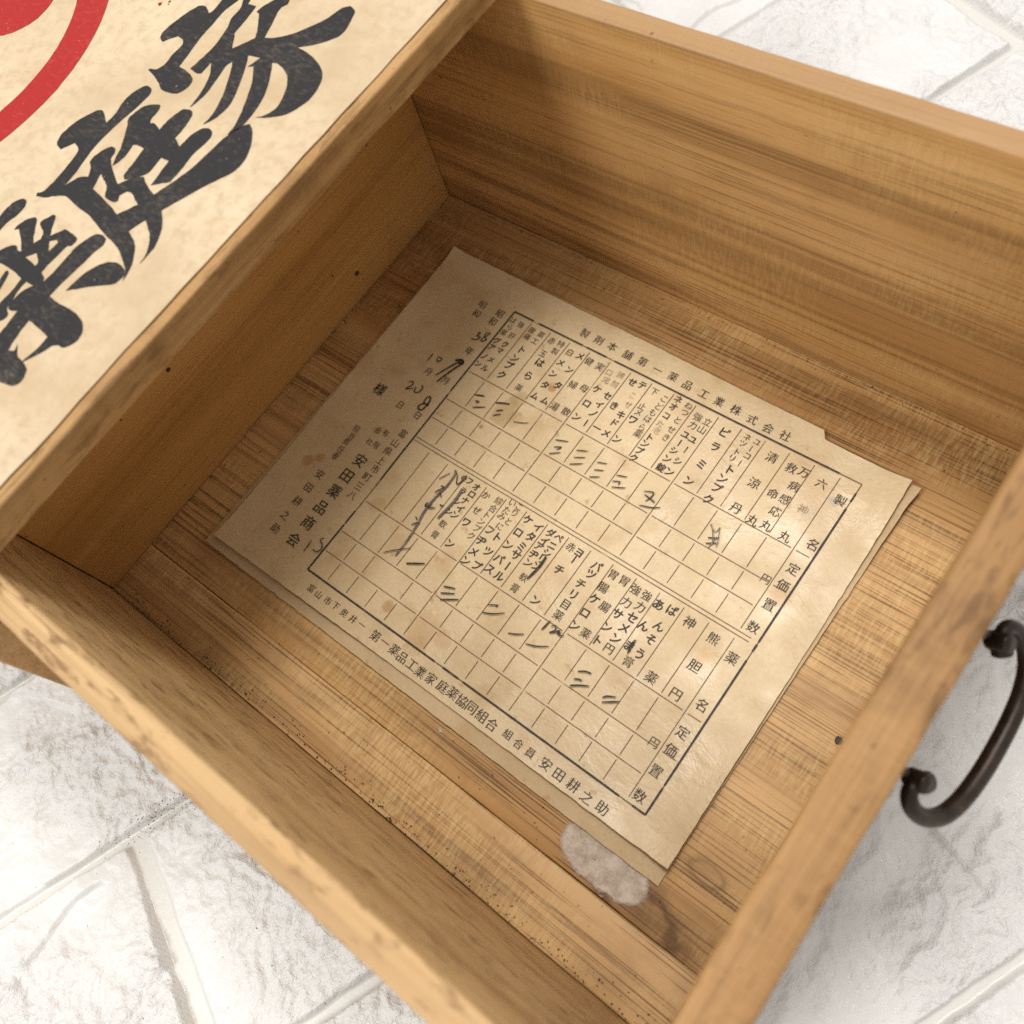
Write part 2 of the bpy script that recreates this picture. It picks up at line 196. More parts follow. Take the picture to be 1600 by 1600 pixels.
BRUSH = [
 [[[-0.0386,0.6263],[-0.0372,0.6296],[-0.0281,0.632],[-0.022,0.644],[-0.0249,0.6631],[-0.0248,0.6836],[-0.0328,0.6913],[-0.044,0.6937],[-0.0522,0.6862],[-0.0605,0.676],[-0.0691,0.6794],[-0.0739,0.6872],[-0.0739,0.7026],[-0.0698,0.7253],[-0.0604,0.7502],[-0.0525,0.7552],[-0.0438,0.7538],[-0.0325,0.747],[-0.0294,0.751],[-0.0324,0.7794],[-0.0323,0.7994],[-0.0117,0.8072],[-0.0068,0.7865],[-0.0121,0.762],[-0.0103,0.7349],[-0.0085,0.708],[-0.0028,0.6804],[0.0028,0.6504],[0.0214,0.6489],[0.0387,0.643],[0.0444,0.6362],[0.0451,0.6261],[0.0396,0.6127],[0.0247,0.6081],[0.0092,0.608],[-0.0044,0.6154],[-0.0212,0.6216]]],
 [[[-0.0087,0.7998],[0.0082,0.7755],[0.01,0.7526],[0.0177,0.7378],[0.0251,0.7027],[0.0248,0.6783],[0.0225,0.6547],[0.0379,0.6519],[0.0451,0.6544],[0.0449,0.6641],[0.0441,0.677],[0.061,0.6564],[0.0717,0.6298],[0.0767,0.6011],[0.0809,0.6234],[0.0778,0.6505],[0.0709,0.679],[0.074,0.6908],[0.0859,0.6748],[0.1072,0.6374],[0.1181,0.6067],[0.1184,0.5868],[0.1281,0.6061],[0.1289,0.6316],[0.1118,0.6702],[0.0923,0.7037],[0.0886,0.7088],[0.1093,0.7121],[0.1032,0.6925],[0.1116,0.6961],[0.1302,0.6729],[0.1506,0.6361],[0.1636,0.6045],[0.1648,0.5891],[0.1732,0.6027],[0.1719,0.638],[0.1608,0.6708],[0.1429,0.6989],[0.1324,0.7126],[0.1425,0.7142],[0.1657,0.7059],[0.1794,0.694],[0.1909,0.6738],[0.1969,0.6515],[0.1884,0.6341],[0.1785,0.6273],[0.1971,0.6355],[0.2176,0.6508],[0.229,0.6755],[0.2285,0.7],[0.2183,0.7232],[0.2006,0.7359],[0.1744,0.7456],[0.1473,0.7487],[0.1697,0.7644],[0.1885,0.7851],[0.1909,0.8017],[0.1846,0.8229],[0.1796,0.8342],[0.1665,0.8392],[0.1576,0.8309],[0.1513,0.8097],[0.1385,0.7874],[0.1211,0.7644],[0.1,0.7479],[0.0867,0.7438],[0.0787,0.7675],[0.0687,0.7963],[0.0738,0.8078],[0.0672,0.8177],[0.0566,0.8219],[0.0505,0.8113],[0.0413,0.7925],[0.0381,0.7774],[0.0459,0.775],[0.0639,0.7535],[0.0742,0.7374],[0.0662,0.7248],[0.0553,0.7083],[0.0408,0.728],[0.0364,0.733],[0.0339,0.7606],[0.0297,0.786],[0.014,0.7838],[0.0076,0.8032]]],
 [[[-0.0643,0.4665],[-0.0685,0.4715],[-0.0728,0.4847],[-0.0696,0.5097],[-0.0558,0.5368],[-0.0477,0.5409],[-0.0388,0.5373],[-0.0222,0.5267],[-0.0231,0.547],[-0.0282,0.5642],[-0.0281,0.5825],[-0.0206,0.6012],[-0.0122,0.6034],[-0.0024,0.5992],[0.0002,0.5877],[-0.0011,0.5636],[-0.0045,0.536],[-0.0058,0.5068],[-0.0041,0.4806],[0.0037,0.4469],[0.0074,0.4184],[0.0105,0.4304],[0.0166,0.4412],[0.0277,0.4477],[0.0199,0.4598],[0.01,0.4671],[0.0081,0.4755],[0.0123,0.4908],[0.0195,0.5008],[0.0275,0.5005],[0.0324,0.4948],[0.0343,0.4864],[0.043,0.4786],[0.0566,0.4705],[0.0796,0.4581],[0.0846,0.4656],[0.0934,0.4762],[0.1051,0.4843],[0.1209,0.4764],[0.1429,0.4693],[0.1511,0.4934],[0.1597,0.5254],[0.1628,0.5575],[0.1658,0.5873],[0.173,0.6076],[0.1808,0.6162],[0.1907,0.6116],[0.2072,0.5933],[0.2195,0.5685],[0.2184,0.5453],[0.2048,0.5214],[0.1911,0.495],[0.1783,0.4677],[0.1724,0.4562],[0.1888,0.4422],[0.1997,0.4281],[0.2084,0.4085],[0.2097,0.3819],[0.2045,0.3993],[0.1895,0.4182],[0.1705,0.4307],[0.1635,0.4345],[0.1553,0.4109],[0.1765,0.402],[0.1887,0.3914],[0.2023,0.3722],[0.2083,0.3517],[0.2002,0.364],[0.1884,0.3721],[0.1615,0.3848],[0.1237,0.3927],[0.083,0.4024],[0.0524,0.4052],[0.0231,0.4091],[0.0051,0.4004],[-0.0029,0.3939],[-0.0191,0.3887],[-0.0221,0.3938],[-0.015,0.4012],[-0.0147,0.425],[-0.0186,0.4551],[-0.0226,0.4721],[-0.0308,0.4778],[-0.0401,0.4803],[-0.0454,0.4725],[-0.0517,0.4628]],[[0.0511,0.4367],[0.0417,0.4596],[0.0538,0.4548],[0.0697,0.4469],[0.0796,0.435],[0.0984,0.4347],[0.1023,0.4391],[0.0968,0.4458],[0.1024,0.4562],[0.1112,0.4566],[0.1338,0.4474],[0.1188,0.4225],[0.0837,0.4306]]],
 [[[0.0048,0.5457],[0.0039,0.5562],[0.0093,0.5737],[0.0207,0.5828],[0.0309,0.586],[0.0358,0.5785],[0.0375,0.5616],[0.0425,0.5557],[0.0475,0.5579],[0.0643,0.5533],[0.0637,0.5705],[0.0681,0.5914],[0.0741,0.5968],[0.083,0.598],[0.0907,0.592],[0.0969,0.5694],[0.0974,0.5524],[0.1154,0.5448],[0.116,0.5648],[0.1222,0.5808],[0.1319,0.5851],[0.1413,0.5828],[0.1465,0.5708],[0.1437,0.5435],[0.1466,0.5218],[0.1478,0.5045],[0.1484,0.4946],[0.1361,0.4862],[0.1265,0.4779],[0.1234,0.4981],[0.1194,0.5194],[0.1042,0.5188],[0.1066,0.503],[0.1062,0.49],[0.0944,0.4767],[0.0827,0.4686],[0.0761,0.4719],[0.0736,0.4902],[0.0684,0.5193],[0.0537,0.5192],[0.0477,0.5164],[0.0522,0.496],[0.0479,0.4769],[0.0422,0.4861],[0.0346,0.5038],[0.0129,0.537]]],
 [[[-0.0381,0.3241],[-0.0436,0.3451],[-0.0436,0.3642],[-0.0364,0.3753],[-0.0276,0.3767],[-0.0212,0.3703],[-0.0195,0.3545],[-0.0233,0.3361],[-0.0225,0.3213],[-0.0235,0.3079]]],
 [[[-0.0023,0.3348],[-0.0041,0.3421],[0.0015,0.3566],[0.0101,0.3639],[0.0152,0.3621],[0.0292,0.3459],[0.0423,0.3329],[0.0477,0.3425],[0.0417,0.3521],[0.0259,0.3593],[0.0242,0.3654],[0.0316,0.3795],[0.0369,0.3787],[0.0473,0.3641],[0.0558,0.3527],[0.0585,0.3571],[0.0672,0.371],[0.0797,0.371],[0.0954,0.3687],[0.0983,0.3645],[0.0981,0.3565],[0.0921,0.3535],[0.0916,0.3364],[0.0911,0.3183],[0.0917,0.3075],[0.1017,0.3038],[0.1065,0.2975],[0.1078,0.3136],[0.1069,0.3375],[0.1058,0.357],[0.1106,0.3763],[0.1159,0.3857],[0.1253,0.3893],[0.1353,0.3875],[0.1391,0.3783],[0.1361,0.3634],[0.1353,0.3409],[0.1328,0.3156],[0.1327,0.2884],[0.1481,0.2868],[0.1754,0.2885],[0.1958,0.2868],[0.211,0.2803],[0.2196,0.2685],[0.219,0.2558],[0.2121,0.2463],[0.2015,0.2442],[0.1959,0.2401],[0.1898,0.2255],[0.178,0.2046],[0.1903,0.2012],[0.1939,0.1972],[0.1988,0.1858],[0.1945,0.1763],[0.1789,0.1716],[0.1625,0.1695],[0.1315,0.1872],[0.1161,0.208],[0.1134,0.2278],[0.1092,0.2512],[0.1017,0.2472],[0.095,0.2469],[0.0901,0.2519],[0.0922,0.2464],[0.1015,0.2406],[0.1021,0.2323],[0.0935,0.2235],[0.067,0.2374],[0.0757,0.2442],[0.0759,0.253],[0.0763,0.2686],[0.0733,0.2869],[0.0562,0.2892],[0.0248,0.2888],[0.014,0.2787],[-0.0019,0.2911],[0.0045,0.3001],[0.01,0.3098],[0.0181,0.3173],[0.0244,0.3182],[0.0305,0.3144],[0.0367,0.3153],[0.0236,0.327],[0.0023,0.3394]],[[0.0498,0.3128],[0.0604,0.325],[0.074,0.3162],[0.0756,0.3103]],[[0.0618,0.3461],[0.0706,0.354],[0.0757,0.3509],[0.0745,0.3344]],[[0.1362,0.2496],[0.1626,0.2479],[0.1798,0.2458],[0.1807,0.2308],[0.1765,0.2048],[0.1641,0.2072],[0.1503,0.2183],[0.1547,0.2103],[0.1458,0.2054],[0.1394,0.227]],[[0.0903,0.2563],[0.0899,0.2735],[0.0987,0.288],[0.0835,0.2867],[0.0848,0.2708]]],
 [[[0.1471,0.3046],[0.1477,0.3211],[0.1517,0.3406],[0.1622,0.3591],[0.1739,0.3673],[0.1884,0.3682],[0.2001,0.3634],[0.2036,0.3545],[0.1991,0.3425],[0.1828,0.3318],[0.1629,0.3172]]],
 [[[0.0537,0.2523],[0.0471,0.2666],[0.0422,0.2819],[0.044,0.2862],[0.0492,0.2833],[0.0574,0.2631],[0.0621,0.2458]]],
]

# ---------------------------------------------------------------- helpers
def tag(o, label=None, cat=None, group=None, kind=None):
    if label: o['label'] = label
    if cat: o['category'] = cat
    if group: o['group'] = group
    if kind: o['kind'] = kind
    return o


def empty(name, loc=(0, 0, 0)):
    o = bpy.data.objects.new(name, None)
    o.empty_display_size = 0.02
    o.location = Vector(loc) * S
    C.objects.link(o)
    return o


def link(name, me, mats, parent=None):
    o = bpy.data.objects.new(name, me)
    for m in (mats if isinstance(mats, (list, tuple)) else [mats]):
        me.materials.append(m)
    C.objects.link(o)
    if parent is not None:
        o.parent = parent
        # all meshes are written in world units; undo the chain of parent offsets
        off = Vector((0, 0, 0)); q = parent
        while q is not None:
            off += q.location; q = q.parent
        o.location = -off
    return o


def shade(me, smooth=True):
    for f in me.polygons:
        f.use_smooth = smooth


def board(name, lo, hi, mat, parent, axis=0, bev=0.004, wob=0.0016, seed=0, seg=3, n=36):
    """a plank from lo to hi (design units), edges eased and slightly uneven along its grain axis"""
    lo = Vector(lo); hi = Vector(hi)
    bm = bmesh.new()
    bmesh.ops.create_cube(bm, size=1.0)
    for v in bm.verts:
        v.co = Vector([lo[i] + (v.co[i] + 0.5) * (hi[i] - lo[i]) for i in range(3)])
    bmesh.ops.bevel(bm, geom=list(bm.edges), offset=bev, segments=seg, profile=0.55, affect='EDGES')
    ln = hi[axis] - lo[axis]
    for k in range(1, n):
        co = [0, 0, 0]; co[axis] = lo[axis] + ln * k / n
        no = [0, 0, 0]; no[axis] = 1
        bmesh.ops.bisect_plane(bm, geom=bm.verts[:] + bm.edges[:] + bm.faces[:], plane_co=co, plane_no=no)
    bm.normal_update()
    for v in bm.verts:
        p = v.co * 9.0 + Vector((seed * 3.7, seed * 1.3, seed * 7.1))
        q = v.co * 45.0 + Vector((seed * 1.7, seed * 5.3, 0))
        d = mnoise.noise(p) * 0.7 + mnoise.noise(q) * 0.3
        v.co += v.normal * d * wob
    for v in bm.verts:
        v.co *= S
    me = bpy.data.meshes.new(name)
    bm.to_mesh(me); bm.free()
    shade(me)
    return link(name, me, mat, parent)


# ---------------------------------------------------------------- node helpers
class NT:
    def __init__(self, name):
        self.m = bpy.data.materials.new(name)
        self.m.use_nodes = True
        self.t = self.m.node_tree
        self.b = self.t.nodes['Principled BSDF']
        self.co = self.t.nodes.new('ShaderNodeTexCoord').outputs['Object']

    def n(self, kind, **kw):
        nd = self.t.nodes.new(kind)
        for k, v in kw.items():
            setattr(nd, k, v)
        return nd

    def l(self, a, b):
        self.t.links.new(a, b)

    def map(self, scale, loc=(0, 0, 0), rot=(0, 0, 0)):
        mp = self.n('ShaderNodeMapping')
        mp.inputs['Scale'].default_value = scale
        mp.inputs['Location'].default_value = loc
        mp.inputs['Rotation'].default_value = rot
        self.l(self.co, mp.inputs['Vector'])
        return mp.outputs['Vector']

    def noise(self, vec, scale=1.0, detail=4.0, rough=0.55, dist=0.0):
        nd = self.n('ShaderNodeTexNoise')
        nd.inputs['Scale'].default_value = scale
        nd.inputs['Detail'].default_value = detail
        nd.inputs['Roughness'].default_value = rough
        nd.inputs['Distortion'].default_value = dist
        self.l(vec, nd.inputs['Vector'])
        return nd.outputs['Fac']

    def ramp(self, fac, stops, interp='LINEAR'):
        nd = self.n('ShaderNodeValToRGB')
        nd.color_ramp.interpolation = interp
        els = nd.color_ramp.elements
        while len(els) < len(stops):
            els.new(0.5)
        for e, (p, c) in zip(els, stops):
            e.position = p
            e.color = (c, c, c, 1) if isinstance(c, (int, float)) else (*c, 1)
        self.l(fac, nd.inputs['Fac'])
        return nd.outputs['Color']

    def math(self, op, a, b=None, clamp=False):
        nd = self.n('ShaderNodeMath', operation=op, use_clamp=clamp)
        for i, x in enumerate((a, b)):
            if x is None: continue
            if isinstance(x, (int, float)): nd.inputs[i].default_value = x
            else: self.l(x, nd.inputs[i])
        return nd.outputs[0]

    def mix(self, fac, a, b, mode='MIX'):
        nd = self.n('ShaderNodeMix', data_type='RGBA', blend_type=mode)
        for idx, x in ((0, fac), (6, a), (7, b)):
            if isinstance(x, (int, float)): nd.inputs[idx].default_value = x if idx == 0 else (x, x, x, 1)
            elif isinstance(x, tuple): nd.inputs[idx].default_value = (*x, 1)
            else: self.l(x, nd.inputs[idx])
        return nd.outputs[2]

    def bump(self, height, strength, dist, prev=None):
        nd = self.n('ShaderNodeBump')
        nd.inputs['Strength'].default_value = strength
        nd.inputs['Distance'].default_value = dist
        self.l(height, nd.inputs['Height'])
        if prev is not None: self.l(prev, nd.inputs['Normal'])
        return nd.outputs['Normal']

    def out(self, col=None, rough=0.6, spec=0.35, normal=None):
        b = self.b
        if col is not None:
            if isinstance(col, tuple): b.inputs['Base Color'].default_value = (*col, 1)
            else: self.l(col, b.inputs['Base Color'])
        if isinstance(rough, (int, float)): b.inputs['Roughness'].default_value = rough
        else: self.l(rough, b.inputs['Roughness'])
        b.inputs['Specular IOR Level'].default_value = spec
        if normal is not None: self.l(normal, b.inputs['Normal'])
        return self.m


def ax(axis, along, across, other=None):
    v = [across, across, across]
    if other is not None: v[2] = other
    v[axis] = along
    return tuple(v)


def wood(name, axis, dark, mid, light, seed=0.0, pore=0.45, ray=0.25, fleck=0.0, rough=0.55, band=55.0,
         spec=0.3, knot=None, stain=0.0, raymask=(0.45, 0.6), band_detail=4.0, lines=None, rim=None, wave=0.6):
    t = NT(name)
    loc = (seed * 1.37, seed * 2.11, seed * 0.73)
    base = t.noise(t.map(ax(axis, band * 0.075, band), loc), detail=band_detail, rough=0.55, dist=wave)
    col = t.ramp(base, [(0.30, dark), (0.5, mid), (0.70, light)])
    # slow change of tone over the board
    slow = t.noise(t.map(ax(axis, 10, 26), loc), detail=2.0)
    col = t.mix(t.ramp(slow, [(0.35, 0.0), (0.7, 0.45)]), col, light)
    # dark growth lines: few, long
    gl = t.noise(t.map(ax(axis, band * 0.05, band * 3.2), loc), detail=2.0, rough=0.5, dist=0.25)
    glm = t.ramp(gl, [(0.56, 0.0), (0.61, 1.0), (0.64, 0.25), (0.70, 0.0)])
    col = t.mix(t.math('MULTIPLY', glm, 0.75 * (pore if lines is None else lines)), col, tuple(x * 0.42 for x in dark))
    # fine pores
    po = t.noise(t.map(ax(axis, 14, 1500), loc), detail=3.0, rough=0.6)
    pom = t.ramp(po, [(0.52, 0.0), (0.62, 1.0)])
    pmask = t.ramp(t.noise(t.map(ax(axis, 9, 30), (loc[1], loc[0], 3.0)), detail=3.0), [(0.36, 0.25), (0.6, 1.0)])
    pom = t.math('MULTIPLY', pom, pmask)
    col = t.mix(t.math('MULTIPLY', pom, pore), col, tuple(x * 0.5 for x in dark))
    # rays: short pale flecks across the grain
    ry = t.noise(t.map(ax(axis, 1500, 210), loc), detail=3.0, rough=0.65)
    rym = t.ramp(ry, [(0.44, 0.0), (0.62, 1.0)])
    rmask = t.ramp(t.noise(t.map(ax(axis, 16, 45), (loc[2] + 9, loc[0], 1.0)), detail=3.0), [(raymask[0], 0.0), (raymask[1], 1.0)])
    rym = t.math('MULTIPLY', rym, rmask)
    col = t.mix(t.math('MULTIPLY', rym, ray), col, tuple(min(0.85, x * 1.5 + 0.03) for x in light))
    rdk = t.ramp(ry, [(0.30, 1.0), (0.43, 0.0)])
    rdk = t.math('MULTIPLY', rdk, rmask)
    col = t.mix(t.math('MULTIPLY', rdk, ray * 0.7), col, tuple(x * 0.6 for x in dark))
    if fleck > 0:
        fl = t.noise(t.map(ax(axis, 95, 430), loc), detail=4.0, rough=0.65, dist=0.4)
        col = t.mix(t.math('MULTIPLY', t.ramp(fl, [(0.53, 0.0), (0.64, 1.0)]), fleck), col, tuple(x * 0.55 for x in dark))
    if stain > 0:
        sn = t.noise(t.map((22, 22, 22), (loc[1] + 4, loc[2], 2.0)), detail=5.0, rough=0.65)
        col = t.mix(t.math('MULTIPLY', t.ramp(sn, [(0.54, 0.0), (0.72, 1.0)]), stain), col, tuple(x * 0.55 for x in dark))
    if rim is not None:                                # darker brown mixed in along the top edge, broken up by noise
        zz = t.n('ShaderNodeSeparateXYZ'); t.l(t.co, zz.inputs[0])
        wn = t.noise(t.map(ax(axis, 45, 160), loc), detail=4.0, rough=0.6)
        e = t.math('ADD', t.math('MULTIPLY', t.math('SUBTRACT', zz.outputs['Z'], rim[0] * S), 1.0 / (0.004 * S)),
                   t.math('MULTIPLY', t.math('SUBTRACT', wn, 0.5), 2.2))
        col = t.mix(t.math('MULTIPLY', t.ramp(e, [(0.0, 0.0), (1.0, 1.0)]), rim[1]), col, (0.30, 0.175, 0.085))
    # specks of dirt
    sp = t.noise(t.map((420, 420, 420), loc), detail=2.0)
    col = t.mix(t.ramp(sp, [(0.735, 0.0), (0.77, 0.8)]), col, tuple(x * 0.25 for x in dark))
    if knot is not None:
        for (kx, ky, r, strength) in knot:
            wob = t.noise(t.map((130, 130, 130), loc), detail=3.0)
            mp = t.map(ax(axis, 0.55 / (r * S), 1.0 / (r * S), 0.0), (0, 0, 0))
            ctr = t.n('ShaderNodeVectorMath', operation='SUBTRACT')
            t.l(mp, ctr.inputs[0])
            sc = ax(axis, 0.55 / r, 1.0 / r)
            ctr.inputs[1].default_value = (kx * sc[0], ky * sc[1], 0)
            ln = t.n('ShaderNodeVectorMath', operation='LENGTH')
            t.l(ctr.outputs[0], ln.inputs[0])
            dd = t.math('ADD', ln.outputs['Value'], t.math('MULTIPLY', t.math('SUBTRACT', wob, 0.5), 0.9))
            km = t.ramp(dd, [(0.0, 0.55), (0.42, 0.35), (0.60, 1.0), (0.72, 0.5), (0.98, 0.0)])
            col = t.mix(t.math('MULTIPLY', km, strength), col, tuple(x * 0.42 for x in dark))
    h = t.math('ADD', t.math('MULTIPLY', pom, -1.0), t.math('MULTIPLY', rym, 0.6))
    h = t.math('ADD', h, t.math('MULTIPLY', base, 0.7))
    nrm = t.bump(h, 0.5, 0.00012)
    rg = t.math('ADD', rough - 0.1, t.math('MULTIPLY', base, 0.25))
    return t.out(col, rg, spec, nrm)


# ---------------------------------------------------------------- materials
W_FLOOR = wood('drawer_floor_wood', 0, (0.27, 0.122, 0.033), (0.49, 0.268, 0.092), (0.67, 0.430, 0.192), seed=1.0,
               pore=0.92, ray=0.27, lines=0.40, rough=0.46, band=22, spec=0.40, stain=0.40, raymask=(0.42, 0.57),
               knot=[(1.050, 0.118, 0.050, 0.9), (1.090, 0.215, 0.022, 0.5)])
W_FLOOR2 = wood('drawer_floor_edge_wood', 0, (0.29, 0.135, 0.039), (0.50, 0.280, 0.100), (0.69, 0.450, 0.208), seed=7.3,
                pore=0.92, ray=0.32, lines=0.45, rough=0.46, band=24, spec=0.40, stain=0.40, raymask=(0.38, 0.54))
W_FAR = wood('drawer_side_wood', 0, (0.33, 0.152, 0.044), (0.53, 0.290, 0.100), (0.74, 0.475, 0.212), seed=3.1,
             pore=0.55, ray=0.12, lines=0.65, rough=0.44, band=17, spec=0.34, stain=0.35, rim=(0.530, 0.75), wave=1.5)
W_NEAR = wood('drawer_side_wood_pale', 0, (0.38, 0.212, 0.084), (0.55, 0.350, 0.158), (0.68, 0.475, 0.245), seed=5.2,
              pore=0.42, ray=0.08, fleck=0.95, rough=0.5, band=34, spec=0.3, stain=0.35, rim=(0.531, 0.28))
W_BACK = wood('drawer_back_wood', 1, (0.36, 0.172, 0.045), (0.53, 0.292, 0.088), (0.61, 0.362, 0.130), seed=9.4,
              pore=0.28, ray=0.06, rough=0.52, band=24, spec=0.28, stain=0.25)
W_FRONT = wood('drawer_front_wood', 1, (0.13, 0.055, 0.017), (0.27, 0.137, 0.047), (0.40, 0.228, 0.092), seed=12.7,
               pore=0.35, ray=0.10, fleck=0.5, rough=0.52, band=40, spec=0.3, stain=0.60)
W_BOX = wood('box_wood', 1, (0.23, 0.112, 0.036), (0.38, 0.215, 0.080), (0.53, 0.335, 0.152), seed=15.9,
             pore=0.35, ray=0.08, fleck=0.5, rough=0.55, band=40, spec=0.25, stain=0.65)
W_BOXX = wood('box_side_wood', 0, (0.28, 0.145, 0.052), (0.40, 0.232, 0.092), (0.50, 0.315, 0.145), seed=17.9,
              pore=0.25, ray=0.08, rough=0.55, band=40, spec=0.25, stain=0.4)


def mat_form(name, base, seed, gloss=True, spots=()):
    """aged form paper: soft tone, foxing, brown stains, faint fibre and creases"""
    t = NT(name)
    loc = (seed, seed * 0.7, 0)
    n1 = t.noise(t.map((30, 30, 30), loc), detail=5.0, rough=0.6)
    col = t.ramp(n1, [(0.30, tuple(x * k for x, k in zip(base, (0.86, 0.82, 0.76)))), (0.55, base),
                      (0.75, tuple(min(0.9, x * 1.06) for x in base))])
    n2 = t.noise(t.map((75, 75, 75), (loc[0] + 3, loc[1], 0)), detail=3.0, rough=0.5)
    col = t.mix(t.ramp(n2, [(0.56, 0.0), (0.76, 0.50)]), col, (0.46, 0.28, 0.11))
    n3 = t.noise(t.map((260, 260, 260), loc), detail=2.0)
    col = t.mix(t.ramp(n3, [(0.66, 0.0), (0.78, 0.6)]), col, (0.40, 0.22, 0.08))
    n4 = t.noise(t.map((900, 900, 900), loc), detail=3.0, rough=0.7)
    col = t.mix(0.16, col, t.ramp(n4, [(0.3, 0.25), (0.7, 1.0)]), 'MULTIPLY')
    wob = t.noise(t.map((110, 110, 110), loc), detail=4.0, rough=0.6)
    for (sx, sy, r, strength, c) in spots:
        d = t.n('ShaderNodeVectorMath', operation='DISTANCE')
        flat = t.map((1, 1, 0))
        t.l(flat, d.inputs[0])
        d.inputs[1].default_value = (sx * S, sy * S, 0)
        q = t.math('ADD', t.math('MULTIPLY', d.outputs['Value'], 1.0 / (r * S)), t.math('MULTIPLY', t.math('SUBTRACT', wob, 0.5), 2.2))
        m = t.ramp(q, [(0.35, 1.0), (0.85, 0.65), (1.0, 0.0)])
        col = t.mix(t.math('MULTIPLY', m, strength), col, c)
    cr = t.noise(t.map((38, 70, 50), loc), detail=6.0, rough=0.62, dist=1.2)
    h = t.math('ADD', t.math('MULTIPLY', cr, 1.0), t.math('MULTIPLY', n4, 0.05))
    nrm = t.bump(h, 0.5, 0.0008)
    fine = t.noise(t.map((1500, 1500, 1500), loc), detail=1.0)
    nrm = t.bump(fine, 0.45, 0.00010, nrm)
    rg = t.ramp(t.noise(t.map((60, 60, 60), (loc[0], 5, 0)), detail=4.0), [(0.35, 0.27), (0.65, 0.52)]) if gloss else 0.7
    return t.out(col, rg, 0.40 if gloss else 0.2, nrm)


PAPER = mat_form('form_paper', (0.665, 0.518, 0.308), 2.0, spots=[
    (0.414, 0.649, 0.026, 0.62, (0.36, 0.235, 0.08)), (0.421, 0.682, 0.016, 0.5, (0.36, 0.23, 0.08)),
    (0.440, 0.645, 0.016, 0.4, (0.36, 0.23, 0.08)), (0.460, 0.729, 0.009, 0.85, (0.40, 0.19, 0.065)),
    (0.539, 0.259, 0.032, 0.50, (0.47, 0.28, 0.11)), (0.467, 0.257, 0.011, 0.75, (0.42, 0.23, 0.08)),
    (0.548, 0.232, 0.020, 0.45, (0.45, 0.27, 0.11)), (0.578, 0.264, 0.016, 0.45, (0.47, 0.27, 0.11)),
    (0.745, 0.363, 0.050, 0.22, (0.48, 0.33, 0.14)), (0.930, 0.468, 0.016, 0.60, (0.56, 0.34, 0.13)),
    (0.975, 0.610, 0.018, 0.55, (0.52, 0.33, 0.15)), (0.965, 0.782, 0.013, 0.60, (0.28, 0.25, 0.22)),
    (0.939, 0.747, 0.018, 0.35, (0.38, 0.34, 0.28)), (0.328, 0.388, 0.016, 0.40, (0.42, 0.25, 0.09)),
    (0.155, 0.385, 0.011, 0.60, (0.40, 0.20, 0.07)), (0.172, 0.403, 0.009, 0.60, (0.40, 0.20, 0.07)),
    (0.394, 0.603, 0.004, 0.8, (0.34, 0.19, 0.07)), (0.625, 0.760, 0.020, 0.35, (0.47, 0.38, 0.26))])
PAPER_UNDER = mat_form('under_paper', (0.60, 0.46, 0.275), 11.0, gloss=False)


def mat_ink(name, col, worn, wear_col=(0.62, 0.46, 0.28), scale=140, rough=0.55):
    t = NT(name)
    n1 = t.noise(t.map((scale,) * 3, (7, 3, 0)), detail=5.0, rough=0.65)
    m = t.ramp(n1, [(worn[0], 0.0), (worn[1], 1.0)])
    n2 = t.noise(t.map((2600,) * 3), detail=2.0)
    c = t.mix(t.math('MULTIPLY', m, worn[2]), col, wear_col)
    c = t.mix(t.ramp(n2, [(0.58, 0.0), (0.75, worn[3])]), c, wear_col)
    return t.out(c, rough, 0.3)


INK_PRINT = mat_ink('printing_ink', (0.034, 0.024, 0.018), (0.62, 0.80, 0.7, 0.35))
INK_FAINT = mat_ink('thin_printing_ink', (0.060, 0.042, 0.028), (0.60, 0.80, 0.6, 0.4))
INK_WORN = mat_ink('rubbed_printing_ink', (0.25, 0.18, 0.11), (0.42, 0.58, 0.9, 0.7), scale=500)
INK_BOLD = mat_ink('stamped_ink', (0.026, 0.021, 0.018), (0.60, 0.80, 0.5, 0.35))
INK_PEN = mat_ink('pen_ink', (0.018, 0.016, 0.018), (0.62, 0.82, 0.45, 0.4))
INK_PENCIL = mat_ink('grey_pencil', (0.095, 0.090, 0.078), (0.50, 0.70, 0.5, 0.8))
INK_RULE = mat_ink('ruled_line_ink', (0.13, 0.075, 0.040), (0.60, 0.70, 0.9, 0.5), scale=90)
INK_FRAME = mat_ink('frame_line_ink', (0.032, 0.024, 0.020), (0.66, 0.70, 0.95, 0.3), scale=70)


def mat_lid_paper():
    t = NT('lid_paper')
    n1 = t.noise(t.map((24, 24, 24)), detail=6.0, rough=0.62)
    col = t.ramp(n1, [(0.30, (0.45, 0.335, 0.20)), (0.52, (0.555, 0.445, 0.300)), (0.72, (0.605, 0.500, 0.350))])
    n2 = t.noise(t.map((320, 320, 320), (3, 1, 0)), detail=5.0, rough=0.7)
    col = t.mix(t.ramp(n2, [(0.46, 0.0), (0.68, 0.85)]), col, (0.46, 0.345, 0.215))
    n3 = t.noise(t.map((60, 60, 60), (9, 4, 0)), detail=4.0)
    col = t.mix(t.ramp(n3, [(0.54, 0.0), (0.76, 0.6)]), col, (0.45, 0.305, 0.16))
    nrm = t.bump(t.math('ADD', n2, t.math('MULTIPLY', n1, 1.2)), 0.5, 0.00035)
    return t.out(col, 0.62, 0.3, nrm)


LID_PAPER = mat_lid_paper()


